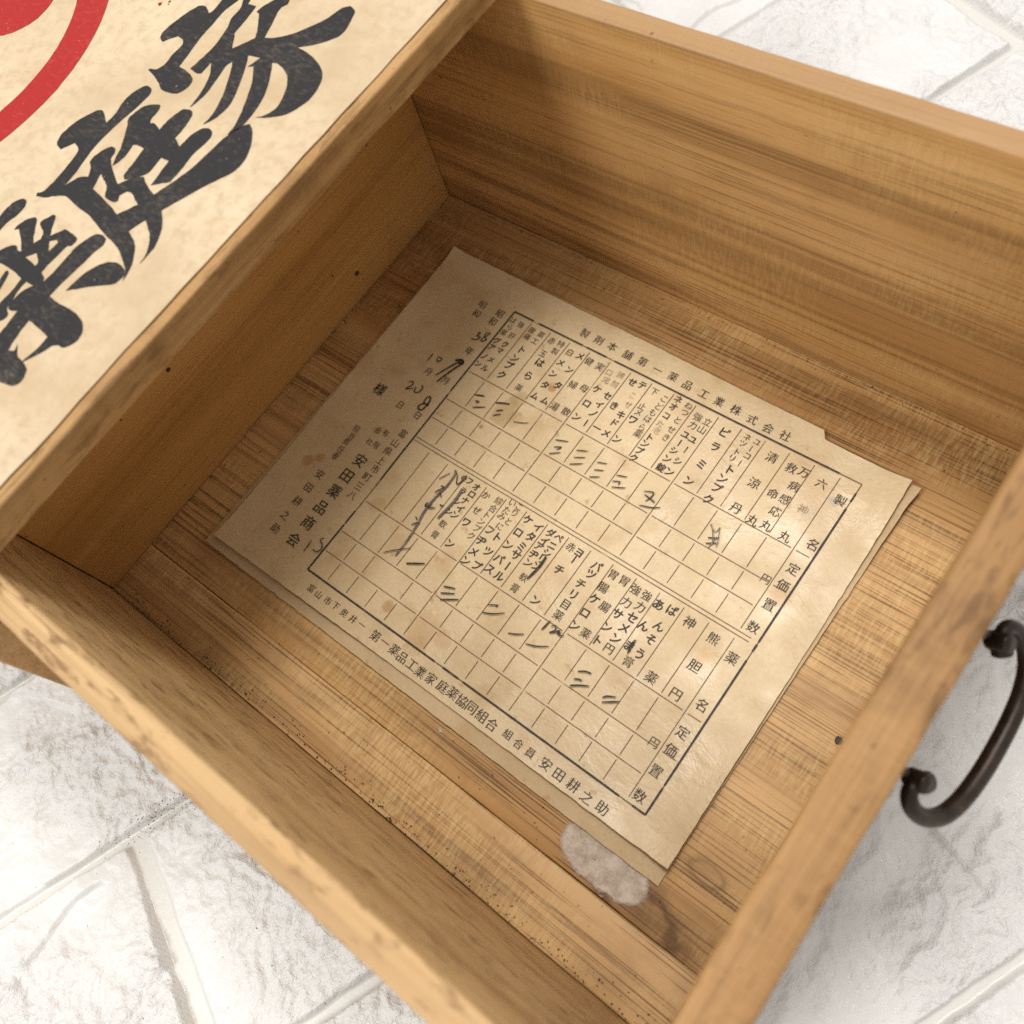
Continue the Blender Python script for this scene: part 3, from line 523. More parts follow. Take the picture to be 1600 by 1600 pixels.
def mat_brush(name, col, fleck_col, amount):
    t = NT(name)
    a = t.noise(t.map((420, 900, 420), (2, 2, 0), (0, 0, 0.5)), detail=4.0, rough=0.7)
    b = t.noise(t.map((60, 60, 60), (5, 2, 0)), detail=3.0)
    v = t.math('ADD', a, t.math('MULTIPLY', t.math('SUBTRACT', b, 0.5), 0.5))
    c = t.mix(t.ramp(v, [(0.50, 0.0), (0.66, amount), (0.78, min(1.0, amount * 2.6))]), col, fleck_col)
    n2 = t.noise(t.map((700, 700, 700), (1, 7, 0)), detail=2.0)
    c = t.mix(t.ramp(n2, [(0.73, 0.0), (0.78, 0.7)]), c, fleck_col)
    return t.out(c, 0.65, 0.14, t.bump(a, 0.4, 0.0002))


BRUSH_INK = mat_brush('brush_ink', (0.026, 0.025, 0.027), (0.26, 0.21, 0.15), 0.13)
RED_INK = mat_brush('red_ink', (0.34, 0.021, 0.020), (0.70, 0.27, 0.18), 0.07)


def mat_iron():
    t = NT('dark_iron')
    n1 = t.noise(t.map((160, 160, 160)), detail=5.0, rough=0.65)
    col = t.ramp(n1, [(0.35, (0.020, 0.014, 0.010)), (0.6, (0.042, 0.029, 0.020)), (0.8, (0.105, 0.066, 0.040))])
    t.b.inputs['Metallic'].default_value = 0.6
    return t.out(col, t.ramp(n1, [(0.3, 0.28), (0.7, 0.48)]), 0.5, t.bump(n1, 0.35, 0.0003))


IRON = mat_iron()


def mat_foam():
    t = NT('white_foam_brick')
    at = t.n('ShaderNodeAttribute', attribute_name='relief').outputs['Fac']
    n1 = t.noise(t.map((40, 40, 40)), detail=5.0, rough=0.6)
    col = t.ramp(n1, [(0.3, (0.635, 0.632, 0.624)), (0.55, (0.665, 0.665, 0.662)), (0.8, (0.69, 0.690, 0.689))])
    col = t.mix(t.ramp(at, [(0.0, 0.75), (0.2, 0.0)]), col, (0.585, 0.575, 0.535))
    n2 = t.noise(t.map((520, 520, 520), (2, 0, 0)), detail=4.0, rough=0.6)
    n3 = t.noise(t.map((1500, 1500, 1500), (2, 4, 0)), detail=2.0, rough=0.5)
    h = t.math('MULTIPLY', t.math('ADD', n2, t.math('MULTIPLY', n3, 0.25)), t.math('ADD', t.math('MULTIPLY', at, 0.9), 0.06))
    nrm = t.bump(h, 1.0, 0.0011)
    return t.out(col, t.ramp(n2, [(0.35, 0.22), (0.65, 0.42)]), 0.5, nrm)


FOAM = mat_foam()


def mat_plain(name, c, rough=0.7, spec=0.2, scale=400, var=0.25):
    t = NT(name)
    n1 = t.noise(t.map((scale,) * 3), detail=4.0, rough=0.65)
    col = t.ramp(n1, [(0.3, tuple(x * (1 - var) for x in c)), (0.7, tuple(min(0.95, x * (1 + var)) for x in c))])
    return t.out(col, rough, spec, t.bump(n1, 0.6, 0.0003))




def mat_scrap():
    t = NT('scrap_paper')
    n1 = t.noise(t.map((230, 230, 230)), detail=6.0, rough=0.7)
    n2 = t.noise(t.map((1900, 700, 1200), (3, 1, 0), (0, 0, 0.8)), detail=4.0, rough=0.7)
    n3 = t.noise(t.map((800, 2100, 1200), (1, 6, 0), (0, 0, 0.5)), detail=3.0, rough=0.7)
    col = t.ramp(n1, [(0.30, (0.56, 0.46, 0.36)), (0.5, (0.64, 0.55, 0.455)), (0.7, (0.70, 0.625, 0.54))])
    fib = t.math('ADD', t.math('MULTIPLY', n2, 0.5), t.math('MULTIPLY', n3, 0.5))
    a = t.math('ADD', t.math('MULTIPLY', n1, 0.75), t.math('MULTIPLY', fib, 0.55))
    ed = t.n('ShaderNodeAttribute', attribute_name='edge').outputs['Fac']         # 0 at the torn edge, 1 inside
    fe = t.ramp(t.math('ADD', ed, t.math('MULTIPLY', t.math('SUBTRACT', fib, 0.5), 1.5)), [(0.18, 0.0), (0.75, 1.0)])
    t.l(t.math('MULTIPLY', t.ramp(a, [(0.45, 0.30), (0.70, 0.85)]), fe), t.b.inputs['Alpha'])
    return t.out(col, 0.9, 0.05, t.bump(fib, 0.7, 0.0003))


SCRAP = mat_scrap()
DIRT = mat_plain('dirt', (0.075, 0.052, 0.035), scale=900)
NAIL_AND_HOLE = mat_plain('rusty_nail_and_hole', (0.055, 0.050, 0.038), rough=0.6, scale=900)

# ---------------------------------------------------------------- setting: the white foam-brick sheet the box stands on
GROUND = -0.105


def perlin(x, y, seed):
    rng = np.random.RandomState(seed)
    perm = np.tile(rng.permutation(256), 2)
    ga = rng.rand(256) * 2 * np.pi
    gx, gy = np.cos(ga), np.sin(ga)
    xi = np.floor(x).astype(int); yi = np.floor(y).astype(int)
    xf = x - xi; yf = y - yi
    xi &= 255; yi &= 255
    u = xf * xf * xf * (xf * (xf * 6 - 15) + 10); v = yf * yf * yf * (yf * (yf * 6 - 15) + 10)

    def g(ix, iy, dx, dy):
        h = perm[perm[ix & 255] + (iy & 255)]
        return gx[h] * dx + gy[h] * dy
    a = g(xi, yi, xf, yf); b = g(xi + 1, yi, xf - 1, yf)
    c = g(xi, yi + 1, xf, yf - 1); d = g(xi + 1, yi + 1, xf - 1, yf - 1)
    return (a + u * (b - a)) + v * ((c + u * (d - c)) - (a + u * (b - a)))


def fbm(x, y, seed, octs, gain=0.5):
    s = 0; a = 1.0
    for k in range(octs):
        s = s + a * perlin(x * 2 ** k, y * 2 ** k, seed + k)
        a *= gain
    return s


def smooth(e0, e1, x):
    t = np.clip((x - e0) / (e1 - e0), 0, 1)
    return t * t * (3 - 2 * t)


def make_ground():
    n = 760

    def axis(lo, hi, far0, far1):
        mid = np.linspace(lo, hi, n)
        a = far0 + (lo - far0) * (np.arange(14) / 14.0)
        b = hi + (far1 - hi) * ((np.arange(14) + 1) / 14.0)
        return np.concatenate([a, mid, b])
    xs = axis(-0.62, 2.02, -7, 8); ys = axis(-0.75, 2.25, -7, 8)
    X, Y = np.meshgrid(xs, ys)
    th = math.radians(-22)
    N = X * math.cos(th) + Y * math.sin(th)
    M = -X * math.sin(th) + Y * math.cos(th)
    lines = [-0.475, -0.026, 0.366, 0.786, 1.234]
    lines = [lines[0] - 0.43 * k for k in range(18, 0, -1)] + lines + [lines[-1] + 0.43 * k for k in range(1, 20)]
    lines = np.array(lines)
    idx = np.searchsorted(lines, N) - 1
    idx = np.clip(idx, 0, len(lines) - 2)
    dN = np.minimum(N - lines[idx], lines[idx + 1] - N)
    base = {18: 2.07, 19: 0.80, 20: -0.178, 21: 0.20, 22: 0.25}
    offs = np.array([base.get(k, (k * 0.618) % 1.28) for k in range(len(lines))])
    r = np.mod(M - offs[idx] + 0.64, 1.28) - 0.64
    dM = np.abs(r)
    wobx = 0.0030 * perlin(X * 14, Y * 14, 90) + 0.0015 * perlin(X * 45, Y * 45, 91)
    br = smooth(0.007, 0.0135, dN + wobx) * smooth(0.015, 0.0225, dM + wobx)      # 0 in the joint, 1 on the brick
    cell = idx * 7.31 + np.floor((M - offs[idx]) / 1.28) * 3.17
    wx = X + 0.10 * perlin(X * 3.1 + cell, Y * 3.1, 5)
    wy = Y + 0.10 * perlin(X * 3.1, Y * 3.1 + cell, 6)
    f1 = fbm(wx * 4.0 + cell, wy * 4.0, 11, 4, 0.50)
    qx = X + 0.030 * perlin(X * 11, Y * 11, 8); qy = Y + 0.030 * perlin(X * 11, Y * 11, 9)
    amp = smooth(-0.30, 0.30, fbm(X * 2.6 + cell, Y * 2.6, 71, 3))
    wr = (1 - np.abs(perlin(qx * 15, qy * 10 + cell, 31)) * 2.0)
    wr = np.clip(wr, 0, 1) ** 2                                                   # wrinkles
    pb = (1 - np.abs(perlin(qx * 34, qy * 34, 41)) * 1.8) * 0.6 + (1 - np.abs(perlin(qx * 68, qy * 68, 42)) * 1.8) * 0.28 + fbm(X * 100, Y * 100, 43, 2) * 0.12
    lo = fbm(wx * 2.3 + cell * 1.7, wy * 2.3, 61, 3, 0.45)
    ledge = smooth(0.03, 0.060, lo) * smooth(-0.35, 0.25, perlin(X * 5 + 3, Y * 5, 77))
    h = 0.0080 * f1 + 0.0075 * wr * (0.20 + 0.80 * amp) + 0.0135 * pb * (0.20 + 0.80 * amp) + 0.0095 * ledge
    H = GROUND - 0.038 + br * (0.0065 + h)
    H = np.minimum(H, GROUND - 0.0005)
    V = np.stack([X, Y, H], -1).reshape(-1, 3) * S
    ny, nx = X.shape
    i = np.arange(ny - 1)[:, None] * nx + np.arange(nx - 1)[None, :]
    F = np.stack([i, i + 1, i + nx + 1, i + nx], -1).reshape(-1, 4)
    me = bpy.data.meshes.new('floor')
    me.vertices.add(len(V)); me.vertices.foreach_set('co', V.astype(np.float32).ravel())
    me.loops.add(F.size); me.loops.foreach_set('vertex_index', F.astype(np.int32).ravel())
    me.polygons.add(len(F))
    me.polygons.foreach_set('loop_start', (np.arange(len(F)) * 4).astype(np.int32))
    me.polygons.foreach_set('loop_total', np.full(len(F), 4, np.int32))
    me.polygons.foreach_set('use_smooth', np.ones(len(F), bool))
    me.update(); me.validate()
    at = me.attributes.new('relief', 'FLOAT', 'POINT')
    at.data.foreach_set('value', (br * (0.25 + 0.75 * amp)).astype(np.float32).ravel())
    o = link('floor', me, FOAM)
    tag(o, 'white foam sheet embossed like rough brick, lying under the box', None, None, 'structure')
    o['category'] = 'floor'


make_ground()

# ---------------------------------------------------------------- the medicine box (outer case)
L = 1.155; H = 0.535; TF = 0.0348; TN = 0.0362; TFR = 0.0522
XC = 0.305; ZT = 0.590; ZB = 0.5435
Y0 = -TN - 0.010 - 0.055; Y1 = 1 + TF + 0.010 + 0.055
XB = -1.06
box = empty('medicine_box', (XC, 0.5, GROUND))
tag(box, 'old wooden box with papered top, bold black brush characters and red ring', 'box')
board('top_panel', (XB, Y0, ZB), (XC, Y1, ZT), W_BOX, box, axis=1, bev=0.0038, wob=0.0016, seed=1, seg=3, n=70)
board('side_panel', (XB + 0.005, Y0 + 0.003, GROUND + 0.002), (XC - 0.006, Y0 + 0.052, ZB - 0.001), W_BOXX, box, axis=0, seed=2)
board('side_panel', (XB + 0.005, Y1 - 0.052, GROUND + 0.002), (XC - 0.006, Y1 - 0.003, ZB - 0.001), W_BOXX, box, axis=0, seed=3)
board('bottom_panel', (XB + 0.005, Y0 + 0.0535, GROUND + 0.002), (XC - 0.006, Y1 - 0.0535, GROUND + 0.060), W_BOX, box, axis=1, seed=4)
board('back_panel', (XB + 0.004, Y0 + 0.0535, GROUND + 0.062), (XB + 0.045, Y1 - 0.0535, ZB - 0.001), W_BOX, box, axis=1, seed=5)


def sheet_mesh(name, outline, hfun, step=0.02, thick=0.0012, jag=0.0):
    """a sheet of paper cut to an outline, lying on the height field hfun (design units)"""
    pts = []
    rnd = random.Random(hash(name) % 1000 if False else len(name))
    m = len(outline)
    for k in range(m):
        a = Vector(outline[k]); b = Vector(outline[(k + 1) % m])
        q = max(1, int((b - a).length / (step * 0.6)))
        for j in range(q):
            p = a.lerp(b, j / q)
            if 0 < j:
                nn = Vector((-(b - a).y, (b - a).x)).normalized()
                p = p + nn * jag * mnoise.noise(Vector((p.x * 60, p.y * 60, 1.0)))
            pts.append(p)
    ne = len(pts)
    edges = [(i, (i + 1) % ne) for i in range(ne)]
    xs = [p.x for p in pts]; ys = [p.y for p in pts]
    x = min(xs) + step
    while x < max(xs):
        y = min(ys) + step
        while y < max(ys):
            pts.append(Vector((x + rnd.uniform(-.2, .2) * step, y + rnd.uniform(-.2, .2) * step)))
            y += step
        x += step
    vs, es, fs, *_ = mgeo.delaunay_2d_cdt(pts, edges, [list(range(ne))], 1, 1e-6)
    bm = bmesh.new()
    bv = [bm.verts.new((v.x * S, v.y * S, hfun(v.x, v.y) * S)) for v in vs]
    for f in fs:
        try: bm.faces.new([bv[i] for i in f])
        except ValueError: pass
    bmesh.ops.recalc_face_normals(bm, faces=bm.faces[:])
    if bm.faces and sum(f.normal.z for f in bm.faces) < 0:
        bmesh.ops.reverse_faces(bm, faces=bm.faces[:])
    loose = [v for v in bm.verts if not v.link_faces]
    bmesh.ops.delete(bm, geom=loose, context='VERTS')
    ext = bmesh.ops.extrude_face_region(bm, geom=bm.faces[:])
    for v in ext['geom']:
        if isinstance(v, bmesh.types.BMVert): v.co.z += thick * S
    bmesh.ops.recalc_face_normals(bm, faces=bm.faces[:])
    me = bpy.data.meshes.new(name)
    bm.to_mesh(me); bm.free()
    return me


lid_z = lambda x, y: ZT + 0.0018
lid_paper = sheet_mesh('paper_cover', [(XB + 0.02, Y0 + 0.015), (XC - 0.0165, Y0 + 0.015), (XC - 0.0165, Y1 - 0.015), (XB + 0.02, Y1 - 0.015)],
                       lid_z, step=0.06, thick=0.0010, jag=0.0022)
cover = link('paper_cover', lid_paper, LID_PAPER, box)


def catmull(pts, k=3):
    out = []
    n = len(pts)
    for i in range(n):
        p0, p1, p2, p3 = [Vector(pts[(i + j - 1) % n]) for j in range(4)]
        a1 = (p1 - p0); a2 = (p2 - p1); a3 = (p3 - p2)
        s1 = a1.length > 1e-6 and a2.length > 1e-6 and a1.angle(a2) > 0.95
        s2 = a2.length > 1e-6 and a3.length > 1e-6 and a2.angle(a3) > 0.95
        m1 = a2 * 0.6 if s1 else (p2 - p0) * 0.5
        m2 = a2 * 0.6 if s2 else (p3 - p1) * 0.5
        # keep tangents no longer than the span
        m1 = m1.normalized() * min(m1.length, a2.length); m2 = m2.normalized() * min(m2.length, a2.length)
        for j in range(k):
            t = j / k
            h00 = 2 * t ** 3 - 3 * t ** 2 + 1; h10 = t ** 3 - 2 * t ** 2 + t
            h01 = -2 * t ** 3 + 3 * t ** 2; h11 = t ** 3 - t ** 2
            out.append(p1 * h00 + m1 * h10 + p2 * h01 + m2 * h11)
    return out


def fill_loops(loops):
    """triangulated flat mesh (verts, faces) of an outline with holes"""
    cu = bpy.data.curves.new('tmp_outline', 'CURVE')
    cu.dimensions = '2D'; cu.fill_mode = 'BOTH'
    for lp in loops:
        sp = cu.splines.new('POLY')
        sp.points.add(len(lp) - 1)
        for q, p in zip(sp.points, lp): q.co = (p[0], p[1], 0, 1)
        sp.use_cyclic_u = True
    o = bpy.data.objects.new('tmp_outline', cu)
    C.objects.link(o)
    dg = bpy.context.evaluated_depsgraph_get()
    me = bpy.data.meshes.new_from_object(o.evaluated_get(dg))
    vs = [tuple(v.co) for v in me.vertices]; fs = [tuple(p.vertices) for p in me.polygons]
    bpy.data.objects.remove(o); bpy.data.curves.remove(cu); bpy.data.meshes.remove(me)
    return vs, fs


class Flat:
    """collects flat shapes that are laid onto a height field"""
    def __init__(self): self.v = []; self.f = []; self.mi = []

    def add(self, vs, fs, mi=0):
        b = len(self.v)
        self.v += vs
        self.f += [tuple(i + b for i in f) for f in fs]
        self.mi += [mi] * len(fs)

    def build(self, name, mats, parent):
        me = bpy.data.meshes.new(name)
        me.from_pydata([(x * S, y * S, z * S) for x, y, z in self.v], [], self.f)
        for p, i in zip(me.polygons, self.mi): p.material_index = i
        bm = bmesh.new(); bm.from_mesh(me)
        for f in bm.faces:
            if f.normal.z < 0: f.normal_flip()
        bm.to_mesh(me); bm.free()
        return link(name, me, mats, parent)


fl = Flat()
for loops in BRUSH:
    rough = []
    for lp in loops:
        q = catmull(lp, 4)
        q = [p + Vector((mnoise.noise(Vector((p.x * 160, p.y * 160, 0))), mnoise.noise(Vector((p.x * 160, p.y * 160, 9))))) * 0.0009 for p in q]
        rough.append(q)
    vs, fs = fill_loops(rough)
    fl.add([(x, y, ZT + 0.0034) for x, y, z in vs], fs)
fl.build('brush_lettering', BRUSH_INK, cover)


def ring(cx, cy, r0, r1, cx1=None, cy1=None, n=160):
    cx1 = cx if cx1 is None else cx1; cy1 = cy if cy1 is None else cy1
    a = [Vector((cx + r1 * math.cos(2 * math.pi * k / n), cy + r1 * math.sin(2 * math.pi * k / n))) for k in range(n)]
    b = [Vector((cx1 + r0 * math.cos(2 * math.pi * k / n), cy1 + r0 * math.sin(2 * math.pi * k / n))) for k in range(n)]
    jig = lambda p: p + Vector((mnoise.noise(Vector((p.x * 90, p.y * 90, 3))), mnoise.noise(Vector((p.x * 90, p.y * 90, 7))))) * 0.0012
    return [jig(p) for p in a], [jig(p) for p in b]


fl = Flat()
a, b = ring(-0.495, 0.498, 0.279, 0.3455, -0.483, 0.501)
vs, fs = fill_loops([a, b]); fl.add([(x, y, ZT + 0.0034) for x, y, z in vs], fs)
a, _ = ring(-0.380, 0.636, 0.01, 0.0722)
vs, fs = fill_loops([a]); fl.add([(x, y, ZT + 0.0034) for x, y, z in vs], fs)
rnd = random.Random(4)
for k in range(7):
    cx, cy = -0.118 + rnd.uniform(-.010, .010), 0.735 + rnd.uniform(-.008, .008)
    r = rnd.uniform(0.0008, 0.0026)
    fl.add([(cx + r * math.cos(t) * rnd.uniform(.6, 1.3), cy + r * math.sin(t), ZT + 0.0034) for t in [i * 0.785 for i in range(8)]], [tuple(range(8))])
fl.build('red_emblem', RED_INK, cover)

# ---------------------------------------------------------------- the drawer
drawer = empty('drawer', (0.6, 0.5, -0.055))
tag(drawer, 'open wooden drawer with dark iron handle, pulled out of the papered box', 'drawer')
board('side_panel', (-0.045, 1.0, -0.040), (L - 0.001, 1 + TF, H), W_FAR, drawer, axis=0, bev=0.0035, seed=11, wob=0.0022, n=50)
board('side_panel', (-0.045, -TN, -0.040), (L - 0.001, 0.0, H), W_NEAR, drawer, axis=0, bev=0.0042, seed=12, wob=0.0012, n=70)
board('back_panel', (-0.036, 0.0015, -0.040), (0.0, 0.9985, H - 0.004), W_BACK, drawer, axis=1, bev=0.0030, seed=13, wob=0.0020, n=50)
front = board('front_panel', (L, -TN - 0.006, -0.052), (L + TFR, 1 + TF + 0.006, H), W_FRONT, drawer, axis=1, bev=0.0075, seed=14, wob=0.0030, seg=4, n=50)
fb1 = board('floor_board', (0.0012, 0.0010, -0.034), (L - 0.0012, 0.1024, 0.0004), W_FLOOR2, drawer, axis=0, bev=0.0022, seed=15, wob=0.0016, n=40)
fb2 = board('floor_board', (0.0012, 0.1032, -0.034), (L - 0.0012, 0.9990, 0.0), W_FLOOR, drawer, axis=0, bev=0.0022, seed=16, wob=0.0016, n=40)


def blob(name, loc, r, mat, parent, sq=(1, 1, 1), seed=0, rough=0.25, sub=2):
    bm = bmesh.new()
    bmesh.ops.create_icosphere(bm, subdivisions=sub, radius=1.0)
    for v in bm.verts:
        k = 1 + rough * mnoise.noise(v.co * 1.6 + Vector((seed, 0, 0)))
        v.co = Vector((v.co[i] * k * r * sq[i] + loc[i] for i in range(3))) * S
    me = bpy.data.meshes.new(name); bm.to_mesh(me); bm.free(); shade(me)
    return link(name, me, mat, parent)


# a nailhead at the floor by the front; back board holes as dark blobs
def nail_or_hole(loc, r, axis):
    sq = [1, 1, 1]; sq[axis] = 0.35
    blob('nail_or_hole', loc, r, NAIL_AND_HOLE, drawer, sq, seed=loc[0], rough=0.3)


nail_or_hole((1.146, 0.469, 0.001), 0.0058, 2)
nail_or_hole((0.0005, 0.731, 0.055), 0.0052, 0)
nail_or_hole((0.0005, 0.347, 0.244), 0.0042, 0)


# handle: curled iron bail hanging out from two mounts
def tube(path, radii, seg=16):
    bm = bmesh.new()
    rings = []
    n = len(path)
    up = Vector((0, 0, 1))
    for i, p in enumerate(path):
        t = (path[min(i + 1, n - 1)] - path[max(i - 1, 0)]).normalized()
        a = t.cross(up)
        if a.length < 1e-4: a = Vector((1, 0, 0))
        a.normalize(); b = a.cross(t).normalized()
        r = radii[i]
        rings.append([bm.verts.new((p + (a * math.cos(2 * math.pi * k / seg) + b * math.sin(2 * math.pi * k / seg)) * r) * S) for k in range(seg)])
    for i in range(n - 1):
        for k in range(seg):
            bm.faces.new((rings[i][k], rings[i][(k + 1) % seg], rings[i + 1][(k + 1) % seg], rings[i + 1][k]))
    bm.faces.new(list(reversed(rings[0]))); bm.faces.new(rings[-1])
    bmesh.ops.recalc_face_normals(bm, faces=bm.faces[:])
    return bm


def bezier_chain(pts, k=10):
    out = []
    n = len(pts)
    for i in range(n - 1):
        p0 = pts[max(i - 1, 0)]; p1 = pts[i]; p2 = pts[i + 1]; p3 = pts[min(i + 2, n - 1)]
        for j in range(k):
            t = j / k
            out.append(0.5 * ((2 * p1) + (p2 - p0) * t + (2 * p0 - 5 * p1 + 4 * p2 - p3) * t * t + (3 * p1 - p0 - 3 * p2 + p3) * t ** 3))
    out.append(pts[-1])
    return out


HX, HZ, HA = 1.232, 0.300, math.radians(50)


def hp(s, y, up=0.0):
    return Vector((HX + s * math.cos(HA) + up * math.sin(HA), y, HZ - s * math.sin(HA) + up * math.cos(HA)))


half = [(0.020, 0.4210), (0.010, 0.4140), (0.003, 0.4030), (0.009, 0.3925), (0.026, 0.3875), (0.048, 0.3915), (0.070, 0.4075), (0.084, 0.4350), (0.0905, 0.4680), (0.0920, 0.5)]
path = [hp(s, y) for s, y in half] + [hp(s, 1.0 - y + 0.010 * min(1.0, (0.5 - y) / 0.06)) for s, y in reversed(half[:-1])]
pp = bezier_chain(path, 8)
nn = len(pp)
rad = []
for i in range(nn):
    u = min(i, nn - 1 - i) / (nn / 2.0)
    rad.append(0.0088 + 0.0021 * min(1.0, max(0.0, (u - 0.18) / 0.5)) + (0.0030 if u < 0.10 else 0.0))
bm = tube(pp, rad)
me = bpy.data.meshes.new('handle'); bm.to_mesh(me); bm.free(); shade(me)
handle = link('handle', me, IRON, drawer)
for y in (0.414, 0.596):
    # pin through an eye, and a small round plate on the front board
    a = Vector((L + TFR - 0.004, y, HZ)); b = hp(0.008, y)
    bm = tube(bezier_chain([a, a.lerp(b, 0.4), a.lerp(b, 0.8), b + (b - a) * 0.12], 5), [0.0052] * 16, 12)
    plate = tube([Vector((L + TFR - 0.002, y, HZ)), Vector((L + TFR + 0.002, y, HZ)), Vector((L + TFR + 0.005, y, HZ))], [0.020, 0.019, 0.012], 20)
    me2 = bpy.data.meshes.new('tmp'); plate.to_mesh(me2); plate.free()
    bm.from_mesh(me2); bpy.data.meshes.remove(me2)
    eye = tube([hp(0.006, y, t) for t in (-0.014, -0.010, 0.0, 0.010, 0.014)], [0.0095, 0.0115, 0.0120, 0.0115, 0.0095], 16)
    me2 = bpy.data.meshes.new('tmp'); eye.to_mesh(me2); eye.free()
    bm.from_mesh(me2); bpy.data.meshes.remove(me2)
    me = bpy.data.meshes.new('handle_mount'); bm.to_mesh(me); bm.free(); shade(me)
    link('handle_mount', me, IRON, handle)


# ---------------------------------------------------------------- the sheets of paper
def wave(x, y):
    return 0.0016 * math.sin(x * 9.0 + y * 4.0 + 0.6) + 0.0012 * math.sin(y * 15.0 - x * 5.0) + 0.0010 * mnoise.noise(Vector((x * 11, y * 11, 2.0)))


def h_under(x, y):
    return 0.0048 + 0.6 * wave(x, y) + 0.010 * max(0.0, (x - 0.97) / 0.09) ** 2 * max(0.0, (y - 0.70) / 0.2)


def h_top(x, y):
    edge = 0.0060 * max(0.0, (0.170 - x) / 0.06) ** 2 + 0.0075 * max(0.0, (0.235 - y) / 0.05) ** 2 * (0.55 + 0.45 * math.sin(x * 7)) + 0.0070 * max(0.0, (y - 0.83) / 0.06) ** 2 * (0.5 + 0.5 * math.sin(x * 6 + 1)) + 0.009 * max(0.0, (x - 0.98) / 0.07) ** 2 * (0.5 + 0.5 * math.sin(y * 8))
    return h_under(x, y) + 0.0034 + 0.35 * abs(wave(y, x)) + edge * 0.8


under = link('paper_sheet', sheet_mesh('paper_sheet', [(0.0945, 0.1650), (1.0495, 0.1625), (1.0520, 0.50), (1.0565, 0.818), (1.0605, 0.8640),
                                       (0.905, 0.8660), (0.5, 0.8780), (0.1000, 0.8815), (0.0975, 0.53)], h_under, jag=0.0013), PAPER_UNDER)
tag(under, 'blank aged sheet under the printed form, its edge showing below and to the left', 'paper')

form_me = sheet_mesh('medicine_form', [(0.1105, 0.1820), (0.58, 0.1870), (1.0490, 0.1885), (1.0480, 0.52), (1.0455, 0.806), (1.0440, 0.8655),
                                       (0.9030, 0.8690), (0.8985, 0.8700), (0.8900, 0.8830), (0.55, 0.8880), (0.1065, 0.8895), (0.1085, 0.54)], h_top, jag=0.0013)
form = link('medicine_form', form_me, PAPER)
tag(form, 'yellowed form with ruled table, Japanese print and pen marks, lying in the drawer', 'paper form')


def lay(x, y, e=0.0015):
    return (x, y, h_top(x, y) + 0.0012 + e)


# ruled lines: strips cut into short pieces so they follow the sheet
rl = Flat()


def strip(x0, y0, x1, y1, wd, mi, e, gap=None):
    ln = math.hypot(x1 - x0, y1 - y0)
    n = max(2, int(ln / 0.012))
    nx, ny = -(y1 - y0) / ln * wd / 2, (x1 - x0) / ln * wd / 2
    vs, fs = [], []
    for k in range(n + 1):
        t = k / n; x = x0 + (x1 - x0) * t; y = y0 + (y1 - y0) * t
        s = 1.0 + 0.22 * mnoise.noise(Vector((x * 70, y * 70, 4)))
        vs += [lay(x + nx * s, y + ny * s, e), lay(x - nx * s, y - ny * s, e)]
        if k: fs.append((2 * k - 2, 2 * k - 1, 2 * k + 1, 2 * k))
    rl.add(vs, fs, mi)


X0, XR, YT, YB = 0.3010, 0.9845, 0.8275, 0.2300
COLX = [0.3010 + 0.04340 * k for k in range(16)]
ROWS = [0.8275, 0.6825, 0.6165, 0.5735, 0.5280, 0.5212, 0.3825, 0.3165, 0.2737, 0.2300]
FW = 0.0030
for q in ((X0, YT, XR, YT), (X0, YB, XR, YB), (X0, YT, X0, YB), (XR, YT, XR, YB)):
    strip(*q, 0.0016, 0, 0.0012)
for (a0, a1) in ((0.0, 0.225), (0.238, 0.300), (0.325, 0.945)):
    strip(X0 + (XR - X0) * a0, YT, X0 + (XR - X0) * a1, YT, FW, 1, 0.0016)
for (a0, a1) in ((0.0, 0.422), (0.448, 0.495), (0.508, 0.935), (0.968, 1.0)):
    strip(X0 + (XR - X0) * a0, YB, X0 + (XR - X0) * a1, YB, FW, 1, 0.0016)
for (a0, a1) in ((0.0, 0.325), (0.340, 0.69), (0.785, 0.83), (0.838, 1.0)):
    strip(X0, YT + (YB - YT) * a0, X0, YT + (YB - YT) * a1, FW, 1, 0.0017)
for (a0, a1) in ((0.030, 0.058), (0.080, 0.50), (0.508, 0.528), (0.555, 0.918), (0.926, 1.0)):
    strip(XR, YT + (YB - YT) * a0, XR, YT + (YB - YT) * a1, FW, 1, 0.0017)
RW = 0.00105
g = 0.0042
for j in (1, 2, 3, 6, 7, 8):
    cuts = [X0 + 0.004, COLX[5], COLX[10], COLX[15]]
    for a, b in zip(cuts, cuts[1:]):
        strip(a + (g if a != cuts[0] else 0), ROWS[j], b - g, ROWS[j], RW, 0, 0.0013)
    if j in (1, 2, 6, 7):
        strip(COLX[15] + g, ROWS[j], XR - 0.006, ROWS[j], RW, 0, 0.0013)
for j in (4, 5):
    strip(X0 + 0.004, ROWS[j], XR - 0.012, ROWS[j], RW, 0, 0.0013)
for k in range(1, 16):
    if k in (5, 10, 15):
        strip(COLX[k], YT - 0.006, COLX[k], ROWS[4] + 0.005, RW, 0, 0.0014)
        strip(COLX[k], ROWS[5] - 0.006, COLX[k], YB + 0.006, RW, 0, 0.0014)
    else:
        for a, b in ((0, 1), (1, 2), (2, 3), (3, 4), (5, 6), (6, 7), (7, 8), (8, 9)):
            if k == 3 and a == 7: continue
            strip(COLX[k], ROWS[a] - (0.006 if a in (0, 5) else g), COLX[k], ROWS[b] + (0.006 if b in (4, 9) else g), RW, 0, 0.0014)
rl.build('ruled_lines', [INK_RULE, INK_FRAME], form)

# printed characters
_cache = {}


